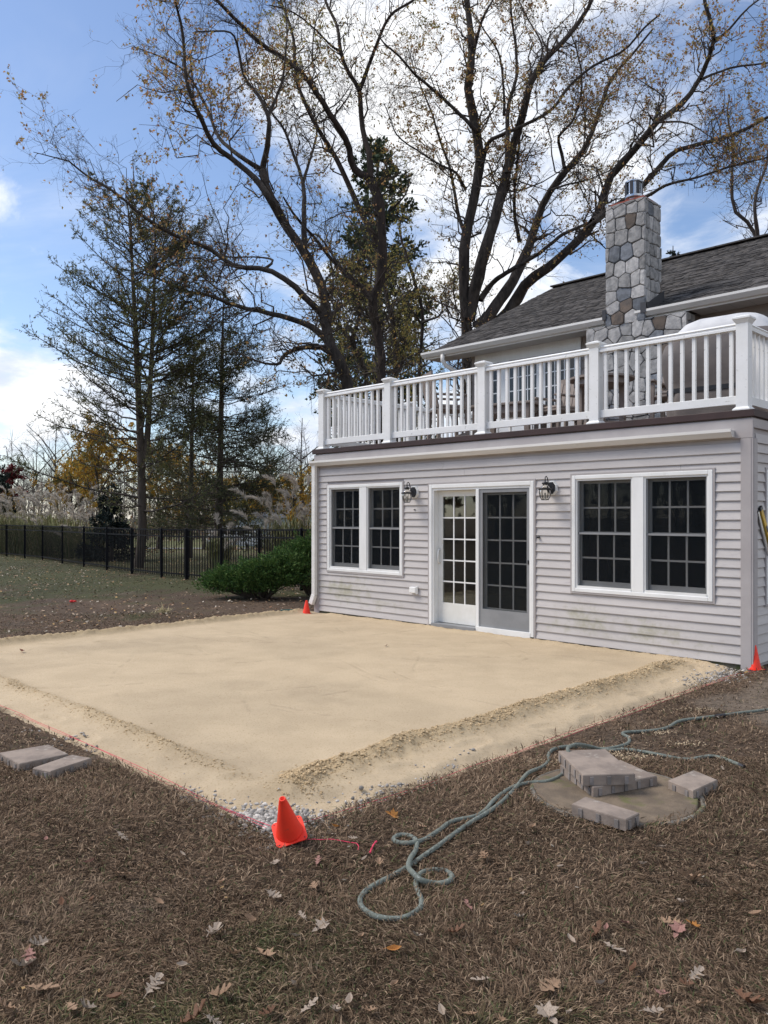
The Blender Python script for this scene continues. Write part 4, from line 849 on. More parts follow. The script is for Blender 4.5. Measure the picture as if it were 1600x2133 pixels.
# garden hose: one long run from beyond the right edge, over the slab stack, two loops, and back to its end
hz = .016
hose_px = [(1640, 1472), (1600, 1478), (1540, 1485), (1496, 1491), (1455, 1496), (1415, 1502), (1389, 1516), (1356, 1522), (1307, 1525), (1297, 1529), (1310, 1537), (1307, 1549), (1275, 1558), (1249, 1560), (1215, 1556), (1180, 1555), (1153, 1561), (1143, 1572), (1142, 1586), (1129, 1598), (1099, 1611),
           (1075, 1640), (1047, 1669), (1019, 1690), (984, 1711), (953, 1732), (925, 1753), (890, 1778), (855, 1802), (820, 1823), (785, 1841), (760, 1858), (750, 1876), (757, 1893), (778, 1907), (809, 1914), (841, 1912), (865, 1900), (878, 1886), (876, 1869), (868, 1851), (867, 1834),
           (879, 1818), (907, 1812), (932, 1816), (942, 1828), (928, 1838), (907, 1840), (879, 1834), (862, 1820), (851, 1806), (855, 1788), (866, 1771), (868, 1752), (852, 1741), (830, 1740), (820, 1749), (834, 1756), (860, 1755), (884, 1749), (911, 1732), (942, 1711), (988, 1701), (1012, 1687), (1030, 1666), (1065, 1641), (1100, 1631), (1142, 1627), (1172, 1612)]
up_ = {45: .012, 46: .012, 48: .03, 49: .034, 50: .034, 51: .03, 58: .012, 20: .02}
pts = [at(px, py, hz + up_.get(i, 0) + .004 * math.sin(i * 1.7)) for i, (px, py) in enumerate(hose_px)]
pts += [at(1183, 1588, .07), at(1186, 1572, .115), at(1183, 1558, .146), at(1200, 1551, .14), at(1222, 1553, .06), at(1250, 1560, .018)]
pts += [at(px, py, hz) for px, py in ((1275, 1563), (1301, 1561), (1340, 1566), (1382, 1574), (1431, 1582), (1480, 1575), (1512, 1582), (1540, 1593))]
hose = thing('garden_hose', 'grey-green ribbed garden hose looped on the grass and trailing over the slab stack', 'hose', (0, 0, 0))
HP = catmull(pts, 5); MB().tube(HP, .0118, 10).build('tube', M_HOSE, hose, smooth=True)
e0 = HP[-1]; e1 = e0 + (HP[-1] - HP[-4]).normalized() * .045; MB().tube([e0, e1], .0125, 10).build('coupling', M_DARKM, hose)
c0 = at(1496, 1491, hz + .002); c1 = at(1504, 1490, hz + .002); MB().tube([c0 - (c1 - c0) * .7, c1 + (c1 - c0) * .7], .0135, 10).build('coupling', M_DARKM, hose)

# concrete pavers
def paver(label, top, zt, zb, nm='paver_slab', group='loose concrete pavers left on the lawn', tilt=0):
    Tp = [at(px, py, zt) for px, py in top]; c = sum(Tp, Vector()) / len(Tp); t = thing(nm, label, 'paver', (c.x, c.y, zb), 0, group)
    L_ = [(p - c) for p in Tp]; ar = sum(L_[k].x * L_[(k + 1) % 4].y - L_[(k + 1) % 4].x * L_[k].y for k in range(4))
    if ar < 0: L_ = L_[::-1]
    h = zt - zb; vs = [(p.x, p.y, 0) for p in L_] + [(p.x, p.y, h - .005) for p in L_] + [(p.x * (1 - .005 / p.length), p.y * (1 - .005 / p.length), h) for p in L_]
    fs = [(3, 2, 1, 0), (8, 9, 10, 11)] + [(i * 4 + k, i * 4 + (k + 1) % 4, i * 4 + 4 + (k + 1) % 4, i * 4 + 4 + k) for i in (0, 1) for k in range(4)]
    MB().add(vs, fs).build('slab', M_PAVER, t)
    for k in range(4):
        p, q2 = L_[k], L_[(k + 1) % 4]; e = q2 - p; l = e.length; u = e.normalized(); nn_ = Vector((u.y, -u.x, 0)); m_ = max(2, int(l / .085))
        for i in range(m_):
            f = p + u * (l * (i + .5) / m_); MB().bar(f + nn_ * .0025 + Vector((0, 0, .003)), f + nn_ * .0025 + Vector((0, 0, h * .78)), .022, .006, up=nn_).build('spacer', M_PAVSIDE, t)
    return t
zc = .012
paver('larger concrete paver at the left edge of the lawn, beside a narrow one', [(-2, 1568), (101, 1550.5), (143, 1570), (40, 1591)], .058, .0)
paver('narrow concrete paver lying parallel in front of the larger one at the left', [(68, 1599.5), (150, 1571.5), (191, 1578.5), (105, 1606.5)], .056, .0)
paver('large lower paver of the stack on the round cover, turned under the upper slab', [(1167, 1592), (1294, 1583), (1369, 1616), (1236, 1640)], .068, zc)
paver('large upper paver on top of the stack, with the hose hooked over its corner', [(1163, 1563.5), (1261, 1560), (1323, 1611), (1214.5, 1614)], .132, .070)
paver('square paver lying alone at the right of the round cover', [(1392, 1625), (1445, 1604), (1495, 1624), (1444, 1647)], .062, .002)
paver('narrow paver with sandy top lying at the near edge of the round cover', [(1191, 1674), (1219, 1659), (1332, 1693), (1304, 1707)], .072, zc)
cc = at(1282, 1655); cov = thing('access_cover', 'round weathered concrete access cover set in the lawn under the pavers', 'cover', (cc.x, cc.y, 0))
vs = []; fs = []; rr_ = [.0, .08, .16, .24, .32, .38, .42, .445, .455, .47]
g = np.random.default_rng(3)
vs.append((0, 0, .012))
for i, r_ in enumerate(rr_[1:]):
    for k in range(72): an = k * math.pi / 36; ed = 1 + (.02 * math.sin(3 * an) + .015 * math.sin(7 * an + 1)) * (r_ > .4); vs.append((r_ * ed * math.cos(an), r_ * ed * math.sin(an), (.012 - .0 * r_ + (.004 * float(g.random()) - .002) + (.004 if .36 < r_ < .46 else 0)) if r_ < .46 else -.03))
fs += [(0, 1 + k, 1 + (k + 1) % 72) for k in range(72)]
for i in range(len(rr_) - 2):
    for k in range(72): a_, b_ = 1 + i * 72, 1 + (i + 1) * 72; fs.append((a_ + k, b_ + k, b_ + (k + 1) % 72, a_ + (k + 1) % 72))
MB().add(vs, fs).build('lid', M_COVER, cov, smooth=True)
MB().lathe([(.458, -.02), (.458, .013), (.470, .016), (.484, .012), (.488, -.02)], 72, caps=False).build('rim', M_RIM, cov, smooth=True)
COVC, COVR = cc, .475

# level leaning on the right-hand wall
t = thing('spirit_level', 'long yellow spirit level leaning on the right-hand wall of the house', 'tool', hp(WID + .075, 1.28, .0), HROT)
dirv = Vector((-.035, -(1.28 - .14), 1.70)); u_ = dirv.normalized()
lv = MB().bar((0, 0, .01), dirv, .055, .024, up=(1, 0, 0)); lv.build('rail', M_YEL, t, bevel=.003)
for f in (.0, .985): MB().bar(dirv * f + Vector((0, 0, .008 if f == 0 else 0)), dirv * (f + .018), .058, .027, up=(1, 0, 0)).build('end_cap', M_BLACK, t)
for f in (.55, .85): MB().bar(dirv * f, dirv * (f + .035), .034, .030, up=(1, 0, 0)).build('vial', M_BLACK, t)
t = thing('straightedge', 'thin grey straightedge leaning beside the yellow level', 'tool', hp(WID + .05, 1.12, 0), HROT)
dv_ = Vector((-.015, -1.02, 1.66)); MB().bar((0, 0, .004), dv_, .05, .012, up=(1, 0, 0)).build('blade', M_STEEL, t); MB().bar(dv_, dv_ * 1.006, .05, .014, up=(1, 0, 0)).build('end_cap', M_BLACK, t)
p = at(632, 1275); t = thing('stake', 'thin teal plastic stake lying by the cone under the downspout', 'stake', (p.x - .25, p.y + .02, .03), .05)
MB().bar((-.14, 0, 0), (.22, 0, 0.01), .016).build('rod', mat('teal_plastic', (.03, .17, .15), None, rough=.5), t); MB().bar((.22, 0, .01), (.25, 0, .011), .006).build('tip', M_DARKM, t)
p = at(149, 1256); t = thing('red_scrap', 'small bright red crumpled scrap on the far lawn', 'scrap', (p.x, p.y, .03))
vv, ff = pebbles(np.array([[0, 0, 0.0], [.05, .01, 0.]]), np.array([.045, .035]), 4); soup('wrapper', vv, [ff], mat('red_plastic', (.7, .03, .03), None, rough=.5), t)
p = at(338, 1277); t = thing('straw_clump', 'small pale clump of dead straw on the far lawn near the sand', 'clump', (p.x, p.y, .04))
g = np.random.default_rng(4); nb = 160; base = g.normal(size=(nb, 3)) * np.array([.06, .05, .02]); dr = g.normal(size=(nb, 3)) * np.array([.08, .08, .06]); wd = np.cross(dr, [0, 0, 1]); wd /= np.linalg.norm(wd, axis=1)[:, None] * 220
soup('straw', np.stack([base - wd, base + wd, base + dr], 1).reshape(-1, 3), [np.arange(nb * 3).reshape(-1, 3)], mat('straw', (.42, .36, .2), None), t, kind='stuff')

# ------------------------------------------------------------------ grass
def off_limits(x, y):
    s, d = to_house(x, y); w_ = 0.13 * (fbm(x, y, 6, 91) - .5)
    bed = (s > -.27 + w_) & (s < 7.0 + w_) & (d > -6.16 + w_) & (d < .12)
    bld = (s > -.03) & (s < 7.09) & (d > -.05)
    cov_ = np.hypot(x - COVC.x, y - COVC.y) < COVR + .03 * (fbm(x, y, 9, 92) - .3) - .06 * smooth(-.1, -.35, y - COVC.y) 
    return bed | bld | cov_
def scatter(n, y0, y1, rg, xm=.62, ex=1.0):
    y = np.sqrt(rg.uniform(y0 ** 2, y1 ** 2, n)); x = rg.uniform(-1, 1, n) * (y * xm * .84 + ex); k = ~off_limits(x, y); return x[k], y[k]
def blades(x, y, rg, ln, wid, lie, tcol):
    n = len(x); z = gz(x, y); a = 14 * fbm(x, y, 1.5, 98) + rg.normal(size=n) * 1.0; L = ln * rg.uniform(.5, 1.4, n); th = lie
    dv = np.stack([np.cos(a) * np.sin(th), np.sin(a) * np.sin(th), np.cos(th)], -1)
    side = np.stack([-np.sin(a), np.cos(a), 0 * a], -1) * wid[:, None]
    p0 = np.stack([x, y, z + rg.uniform(-.004, .012, n)], -1); curl = rg.normal(size=(n, 3)) * np.array([.3, .3, .12])
    m_ = p0 + dv * (L * .5)[:, None] + curl * (L * .25)[:, None]; e = p0 + dv * (L * .9)[:, None] + curl * (L * .7)[:, None] + np.array([0, 0, -1.0]) * (L * .25 * np.sin(th))[:, None]
    m_[:, 2] = np.maximum(m_[:, 2], z + .006); e[:, 2] = np.maximum(e[:, 2], z + .003)
    V = np.stack([p0, m_ + side * 1.15, e, m_ - side * 1.15], 1)
    return V.reshape(-1, 3), np.repeat(tcol, 4, 0)
def lawn(specs, seed):
    rg = np.random.default_rng(seed); Vs = []; Ts = []; nq = 0
    for n, y0, y1, ln, wd in specs:
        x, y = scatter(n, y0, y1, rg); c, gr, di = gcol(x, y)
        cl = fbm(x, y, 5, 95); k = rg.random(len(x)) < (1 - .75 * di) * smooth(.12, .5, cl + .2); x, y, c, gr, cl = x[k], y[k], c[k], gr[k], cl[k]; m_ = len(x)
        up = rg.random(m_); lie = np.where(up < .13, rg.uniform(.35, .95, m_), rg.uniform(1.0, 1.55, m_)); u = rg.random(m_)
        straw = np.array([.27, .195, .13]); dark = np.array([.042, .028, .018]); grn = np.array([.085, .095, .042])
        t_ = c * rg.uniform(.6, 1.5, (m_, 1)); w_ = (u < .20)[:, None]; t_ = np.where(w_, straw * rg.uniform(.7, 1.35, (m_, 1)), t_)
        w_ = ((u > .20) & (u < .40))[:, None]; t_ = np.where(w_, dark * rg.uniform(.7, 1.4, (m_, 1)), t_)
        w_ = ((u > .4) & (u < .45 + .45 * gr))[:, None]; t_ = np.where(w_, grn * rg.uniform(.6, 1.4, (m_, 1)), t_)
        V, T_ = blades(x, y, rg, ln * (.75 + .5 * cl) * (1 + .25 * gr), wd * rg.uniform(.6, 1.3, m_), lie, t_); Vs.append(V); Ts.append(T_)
    V = np.concatenate(Vs); T_ = np.concatenate(Ts); n = len(V) // 4; b = 4 * np.arange(n)[:, None]
    return V, T_, [b + np.array([0, 1, 2, 3])]
V, T_, Fs = lawn([(180000, 1.9, 3.4, .052, .0016), (134000, 3.4, 5.2, .056, .0021), (62000, 5.2, 8.2, .062, .0034)], 12)
soup('grass', V, Fs, M_BLADE, tint=T_, kind='stuff')
V, T_, Fs = lawn([(46000, 8.2, 13, .045, .0045), (30000, 13, 34, .05, .009)], 13)
soup('grass', V, Fs, M_BLADE, tint=T_, kind='stuff')
# crumbled leaf litter: too small and too many to pick apart
rg = np.random.default_rng(14); x, y = scatter(22000, 7.5, 34, rg, .6, 0); k = rg.random(len(x)) < smooth(.30, .62, fbm(x, y, .8, 97)); x, y = x[k], y[k]
x2, y2 = scatter(420, 2.2, 7.5, rg, .6, 0); x, y = np.concatenate([x, x2]), np.concatenate([y, y2]); n = len(x); a = rg.uniform(0, 6.28, n); L = rg.uniform(.009, .036, n) * np.where(y < 7.5, .38, 1)
u = np.stack([np.cos(a), np.sin(a), rg.uniform(-.5, .5, n)], -1) * L[:, None]; v = np.stack([-np.sin(a), np.cos(a), rg.uniform(-.5, .5, n)], -1) * (L * .55)[:, None]; c = np.stack([x, y, gz(x, y) + .022 + .012 * rg.random(n)], -1)
V = np.stack([c - u, c - v, c + u, c + v], 1).reshape(-1, 3); pal = np.array([[.36, .27, .19], [.30, .20, .13], [.42, .37, .30], [.22, .12, .07], [.40, .26, .12]])
soup('leaf_litter', V, [np.arange(4 * n).reshape(-1, 4)], M_LITTER, tint=np.repeat(pal[rg.integers(0, 5, n)] * rg.uniform(.6, 1.4, (n, 1)) * np.where(y < 7.5, .62, 1)[:, None], 4, 0), kind='stuff')

# fallen leaves large enough to tell apart
def leaf_outline(kind):
    if kind == 'oak': P = [(0, 0), (.06, .10), (.17, .15), (.10, .22), (.12, .27), (.25, .36), (.27, .42), (.13, .41), (.11, .50), (.27, .63), (.28, .70), (.13, .65), (.10, .74), (.15, .88), (.12, .92), (0, 1.0)]
    elif kind == 'maple': P = [(0, 0), (.10, .14), (.36, .10), (.28, .26), (.52, .46), (.30, .48), (.32, .58), (.16, .56), (.14, .80), (0, 1.0)]
    else: P = [(0, 0), (.10, .12), (.19, .32), (.21, .52), (.15, .74), (.06, .92), (0, 1.0)]
    return P
def leaf_mesh(kind, m, curl, seed, roll=0.0):
    rg = random.Random(seed); P = leaf_outline(kind); vs = []; fs = []; n = len(P)
    def lift(x, y): return curl * (.55 * abs(x) ** 1.1 * 1.6 + .35 * (y - .5) ** 2 * 1.6) + roll * max(0, y - .45) ** 2 * 1.8 + .05 * math.sin(7 * y + seed) * abs(x) * 2
    mid = [(0, y) for _, y in P]
    for sx in (-1, 1):
        b = len(vs); k_ = rg.uniform(.8, 1.12)
        for (x, y), (_, ym) in zip(P, mid):
            xx = sx * x * k_ * rg.uniform(.88, 1.12); yy = y + rg.uniform(-.015, .015); vs.append((xx, yy - .5, lift(xx, yy))); vs.append((0, ym * .98 - .49, lift(0, ym)))
        for i in range(n - 1):
            q_ = (b + 2 * i, b + 2 * i + 2, b + 2 * i + 3, b + 2 * i + 1); fs.append(q_ if sx > 0 else q_[::-1])
    b = len(vs); vs += [(-.012, -.68, .02), (.012, -.68, .02), (.012, -.48, lift(0, 0)), (-.012, -.48, lift(0, 0))]; fs.append((b, b + 1, b + 2, b + 3))
    return MB().add(vs, fs).mesh('fallen_leaf', m, True)
LM = {}
for kk, mm in (('tan', M_LEAFT), ('pale', M_LEAFP), ('orange', M_LEAFO), ('rose', M_LEAFR), ('brown', M_LEAFB)):
    LM[kk] = [leaf_mesh('oak', mm, .35, 1), leaf_mesh('oak', mm, .9, 2, .4), leaf_mesh('maple', mm, .6, 3), leaf_mesh('plain', mm, 1.1, 4, .3)]
SHAPE = ['lobed oak leaf', 'curled oak leaf', 'maple leaf', 'small curled leaf']
def drop(px, py, col, shp, size, label, group=None, z=.030):
    p = at(px, py, z); rg = random.Random(px * 7 + py)
    s_, d_ = hs(p)
    inst('fallen_leaf', LM[col][shp], None, p, (rg.uniform(-.5, .5), rg.uniform(-.5, .5), rg.uniform(0, 6.28)), size * .88, label=label, cat='leaf', group=group or 'fallen leaves on the lawn')
NAMED = [(815, 1697, 'orange', 2, .095, 'yellow-orange maple leaf on the grass between the near cone and the hose'), (698, 1722, 'orange', 3, .06, 'small rust-red leaf just right of the near cone, by the string', ), (985, 1512, 'brown', 2, .10, 'dark maple leaf lying alone on the flat sand'),
    (1435, 1830, 'tan', 1, .15, 'large brown curled leaf standing on the lawn below the narrow paver'), (260, 1820, 'tan', 0, .115, 'broad tan leaf alone on the lawn left of the near cone'), (90, 2057, 'tan', 0, .125, 'big tan oak leaf upright near the lower left corner of the lawn'),
    (1147, 2055, 'tan', 0, .135, 'big tan oak leaf standing up from the lawn straight below the hose loops'), (1590, 1730, 'pale', 0, .09, 'white-backed oak leaf on the lawn right of the pavers'), (820, 1977, 'orange', 3, .065, 'bright orange small leaf below the big hose loop'), (1300, 1922, 'rose', 2, .055, 'dark red leaf on the lawn below the narrow paver'),
    (187, 1796, 'rose', 3, .07, 'pink round leaf at the left of the lawn below the pavers'), (575, 1797, 'pale', 0, .115, 'pale oak leaf with a dark underside just below the near cone'), (655, 1845, 'tan', 0, .10, 'thin forked tan leaf midway between the near cone and the big hose loop'), (445, 1945, 'pale', 1, .11, 'grey folded leaf on the lawn below and left of the near cone'),
    (50, 2012, 'pale', 1, .11, 'cream curled leaf under a pink one at the lower left'), (62, 1994, 'rose', 0, .11, 'pink-tan oak leaf overlapping a cream one at the lower left'), (1395, 1920, 'tan', 0, .12, 'tan leaf topmost of the leaf cluster at the lower right'), (1412, 1940, 'rose', 2, .09, 'rose leaf under the tan one in the cluster at the lower right'), (1442, 1926, 'orange', 2, .07, 'amber leaf at the right end of the leaf cluster'),
    (320, 2050, 'pale', 0, .125, 'pale ragged oak leaf with a small leaf beside it, lower left centre'), (1245, 1945, 'brown', 1, .10, 'brown curled leaf with a pink tip above the long white leaf'), (1280, 1975, 'pale', 0, .125, 'long white ragged leaf at the lower right of the lawn'), (1450, 2027, 'pale', 0, .09, 'silver-backed leaf near the lower right corner'), (1557, 2087, 'brown', 1, .13, 'dark red-brown curled leaf at the lower right edge'),
    (1535, 1862, 'tan', 2, .085, 'pointed salmon leaf at the right side below the big curled leaf'), (975, 1885, 'rose', 0, .085, 'pale leaf with pink end right of the big hose loop'), (550, 1987, 'tan', 2, .10, 'star-shaped tan leaf at the bottom centre-left'), (667, 1932, 'pale', 2, .09, 'pale star-shaped leaf under a small ochre one'), (672, 1920, 'orange', 3, .04, 'tiny ochre leaf just above a pale star-shaped one'),
    (1262, 1934, 'rose', 3, .05, 'small pink leaf tip standing by the brown curled leaf'), (405, 2122, 'brown', 1, .12, 'rust-brown upright leaf at the bottom edge'), (1143, 2117, 'pale', 2, .11, 'pale star leaf at the bottom edge under the big standing leaf'), (805, 1345, 'brown', 2, .07, 'small dark leaf on the sand in front of the sliding door'), (45, 1357, 'rose', 1, .12, 'pinkish leaf on the far left of the sand'), (265, 1528, 'pale', 0, .0001, '')]
for row in NAMED:
    if row[4] > .01: drop(*row[:5], row[5], z=.022 if row[1] < 1540 and row[0] < 1100 else .03)
ZONES = [('on lawn left of near cone', lambda x, y: x < 540 and y < 1900), ('at lower left of lawn', lambda x, y: x < 640 and y >= 1900), ('between near cone and hose', lambda x, y: x < 900 and y < 1900), ('at bottom middle of lawn', lambda x, y: x < 1080), ('on lawn right of hose', lambda x, y: y < 1900), ('at lower right of lawn', lambda x, y: True)]
PLAIN = [(70, 1742, 0, 3), (97, 1749, 3, 3), (245, 1722, 1, 3), (255, 1742, 1, 0), (192, 1875, 4, 1), (40, 1910, 1, 0), (80, 1967, 1, 1), (60, 1977, 0, 3), (150, 2097, 0, 0), (180, 2100, 1, 1), (240, 1982, 0, 3), (662, 1792, 3, 0), (570, 1867, 1, 1), (790, 1800, 0, 1), (520, 1915, 0, 3), (630, 1907, 1, 0), (615, 1950, 1, 3), (750, 1950, 0, 3), (487, 1987, 0, 1), (460, 2070, 0, 1), (610, 2050, 1, 3), (645, 2095, 1, 0), (700, 2107, 1, 1), (730, 2085, 1, 3), (770, 2107, 0, 1), (445, 2125, 1, 0), (10, 2100, 0, 1),
         (1107, 1722, 0, 3), (1380, 1765, 1, 3), (1167, 1806, 1, 3), (1090, 1864, 1, 3), (1127, 1865, 0, 3), (1080, 1910, 1, 1), (950, 1942, 4, 1), (1020, 1932, 0, 3), (1070, 1970, 0, 1), (1190, 1960, 1, 3), (1432, 2050, 4, 1), (1380, 2070, 3, 2), (1185, 2112, 1, 3), (1040, 2125, 0, 1), (980, 2115, 0, 3), (1360, 2105, 1, 0), (1465, 2090, 0, 2), (922, 2107, 1, 3), (735, 1745, 1, 0), (690, 1737, 1, 0), (1010, 1786, 0, 1), (880, 1721, 0, 0), (760, 1789, 1, 3), (30, 1532, 1, 0), (75, 1530, 1, 0), (62, 1524, 1, 1), (1505, 1600, 1, 0), (1515, 1640, 0, 0), (1100, 1760, 1, 3), (1480, 1760, 0, 3), (1560, 1800, 0, 0), (1340, 1800, 1, 3), (870, 1950, 1, 1), (1000, 2040, 1, 0), (820, 2050, 0, 3), (1250, 2050, 1, 3), (1540, 1985, 1, 3), (380, 1780, 1, 3), (330, 1880, 0, 3), (130, 1880, 4, 3), (380, 2010, 1, 3), (560, 2110, 4, 1), (240, 2080, 4, 3), (460, 1840, 0, 3), (1420, 1880, 1, 1), (1575, 1905, 0, 3), (1320, 2020, 4, 3)]
CN = ['tan', 'pale', 'orange', 'rose', 'brown']
rg = random.Random(9)
LAB = {}
for px, py, ci, sh in PLAIN:
    zn = next(n for n, f in ZONES if f(px, py)); LAB.setdefault((ci, sh, zn), []).append(px)
for px, py, ci, sh in PLAIN:
    zn = next(n for n, f in ZONES if f(px, py)); row = sorted(LAB[(ci, sh, zn)]); od = '' if len(row) == 1 else ', %s such leaf' % ('leftmost' if px == row[0] else 'rightmost' if px == row[-1] else ('second', 'third', 'fourth')[row.index(px) - 1] + ' from left'); drop(px, py, CN[ci], sh, rg.uniform(.055, .095) * (.75 if sh == 3 else 1), '%s %s %s' % ({'tan': 'tan-brown', 'rose': 'pinkish', 'brown': 'dark brown'}.get(CN[ci], CN[ci]), SHAPE[sh], zn) + od, 'ordinary dry leaves ' + zn)

# ------------------------------------------------------------------ fence
fence = thing('metal_fence', 'black metal picket fence with flat top rail running along the back of the lawn', 'fence', (0, 0, 0))
fpx = [(-64, 1155.5), (-24, 1157), (14, 1159.3), (52, 1163), (89, 1167), (130, 1174), (175, 1181), (223, 1188), (275, 1195), (337, 1203), (389, 1207.5)]
FPOS = [at(px, py) for px, py in fpx] + [pt(461, 1150, 19.2), pt(540, 1150, 17.9), pt(628, 1150, 16.6), pt(720, 1150, 15.6)]
fp_me = MB().box(-.032, -.032, 0, .032, .032, 1.29).add([(-.038, -.038, 1.29), (.038, -.038, 1.29), (.038, .038, 1.29), (-.038, .038, 1.29), (0, 0, 1.325)], [(0, 1, 4), (1, 2, 4), (2, 3, 4), (3, 0, 4), (3, 2, 1, 0)]).mesh('post', M_FENCE)
pk_me = MB().box(-.0085, -.0085, .06, .0085, .0085, 1.262).mesh('picket', M_FENCE)
def fz(i): return .02 * max(0, i - 10) + float(gz(FPOS[i].x, FPOS[i].y))
npk = 0
for i in range(len(FPOS)):
    p = FPOS[i].copy(); p.z = fz(i); inst('post', fp_me, fence, p, (0, 0, .4), (1.35, 1.35, 1) if i in (10,) else None)
    if i + 1 < len(FPOS):
        q_ = FPOS[i + 1].copy(); q_.z = fz(i + 1); dv = q_ - p; r_ = math.atan2(dv.y, dv.x)
        for z in (.13, 1.10, 1.27): MB().bar(p + Vector((0, 0, z)), q_ + Vector((0, 0, z)), .028, .034).build('rail', M_FENCE, fence)
        n = max(3, round(dv.length / .112))
        for k in range(1, n): inst('picket', pk_me, fence, p + dv * (k / n), (0, 0, r_))

# ------------------------------------------------------------------ trees: limbs follow their real course, twigs and leaves grow from them
def tubes(P, Rr, n):
    """P (N,K,3), Rr (N,K) -> verts, quads"""
    N, K, _ = P.shape; T = np.gradient(P, axis=1); T /= np.linalg.norm(T, axis=2, keepdims=True) + 1e-9
    ref = np.where(np.abs(T[:, :1, 2:3]) > .8, np.array([1.0, .1, 0]), np.array([.1, .2, 1.0])); A = np.cross(T, np.broadcast_to(ref, T.shape)); A /= np.linalg.norm(A, axis=2, keepdims=True) + 1e-9; B = np.cross(T, A)
    an = 2 * np.pi * np.arange(n) / n
    V = P[:, :, None] + (A[:, :, None] * np.cos(an)[None, None, :, None] + B[:, :, None] * np.sin(an)[None, None, :, None]) * Rr[:, :, None, None]
    idx = np.arange(N * K * n).reshape(N, K, n); a, b = idx[:, :-1], idx[:, 1:]
    return V.reshape(-1, 3), np.stack([a, np.roll(a, -1, 2), np.roll(b, -1, 2), b], -1).reshape(-1, 4)
def resample(pts, rad, K):
    p = np.array(catmull(pts, 6)); r = np.interp(np.linspace(0, 1, len(p)), np.linspace(0, 1, len(rad)), rad)
    s = np.concatenate([[0], np.cumsum(np.linalg.norm(np.diff(p, axis=0), axis=1))]); u = np.linspace(0, s[-1], K)
    return np.stack([np.interp(u, s, p[:, k]) for k in range(3)], -1), np.interp(u, s, r)
def spawn(P, Rr, n, L, rg, ang=(30, 65), up=.25, K=5, t0=.2, rf=.6, wig=.12, rmin=.004, tip=.25, rmax=9, lfall=.55):
    N, Kp, _ = P.shape; ln = np.linalg.norm(np.diff(P, axis=1), axis=2).sum(1); pr = rg.choice(N, n, p=ln / ln.sum()); t = rg.uniform(t0, 1, n); f = t * (Kp - 1); i = np.minimum(f.astype(int), Kp - 2); w = (f - i)[:, None]
    o = P[pr, i] * (1 - w) + P[pr, i + 1] * w; tg = P[pr, i + 1] - P[pr, i]; tg /= np.linalg.norm(tg, axis=1, keepdims=True) + 1e-9
    rnd = rg.normal(size=(n, 3)); sd_ = np.cross(tg, rnd); sd_ /= np.linalg.norm(sd_, axis=1, keepdims=True) + 1e-9; a = np.radians(rg.uniform(ang[0], ang[1], n))[:, None]
    d = tg * np.cos(a) + sd_ * np.sin(a); d[:, 2] += up * .6; d /= np.linalg.norm(d, axis=1, keepdims=True)
    l = L * rg.uniform(.5, 1.35, n) * (1 - lfall * t); u = np.linspace(0, 1, K)[None, :, None]
    bend = rg.normal(size=(n, 3)) * .46 + np.array([0, 0, up]); Q = o[:, None] + (d[:, None] * u + bend[:, None] * u ** 2 * .5) * l[:, None, None]
    Q[:, 1:] += rg.normal(size=(n, K - 1, 3)) * (l * wig / K)[:, None, None]
    r0 = np.minimum(np.maximum((Rr[pr, i] * (1 - w[:, 0]) + Rr[pr, i + 1] * w[:, 0]) * rf * rg.uniform(.6, 1, n), rmin), rmax)
    return Q, r0[:, None] * np.linspace(1, tip, K)[None]
def along(P, n, rg, t0=.3):
    N, K, _ = P.shape; pr = rg.integers(0, N, n); f = rg.uniform(t0, 1, n) * (K - 1); i = np.minimum(f.astype(int), K - 2); w = (f - i)[:, None]
    return P[pr, i] * (1 - w) + P[pr, i + 1] * w, P[pr, i + 1] - P[pr, i]
def leaf_quads(c, size, rg, droop=.5, asp=.62):
    n = len(c); a = rg.normal(size=(n, 3)); a[:, 2] -= droop; a /= np.linalg.norm(a, axis=1, keepdims=True); b = np.cross(a, rg.normal(size=(n, 3))); b /= np.linalg.norm(b, axis=1, keepdims=True) + 1e-9
    a = a * size[:, None]; b = b * (size * asp * .5)[:, None]; nn__ = np.cross(a, b) / size[:, None] * .5
    return np.stack([c, c + a * .45 + b + nn__, c + a, c + a * .45 - b + nn__], 1).reshape(-1, 3), np.arange(4 * n).reshape(-1, 4)
def pick(pal, n, rg, var=.3): pal = np.array(pal); return pal[rg.integers(0, len(pal), n)] * rg.uniform(1 - var, 1 + var, (n, 1))

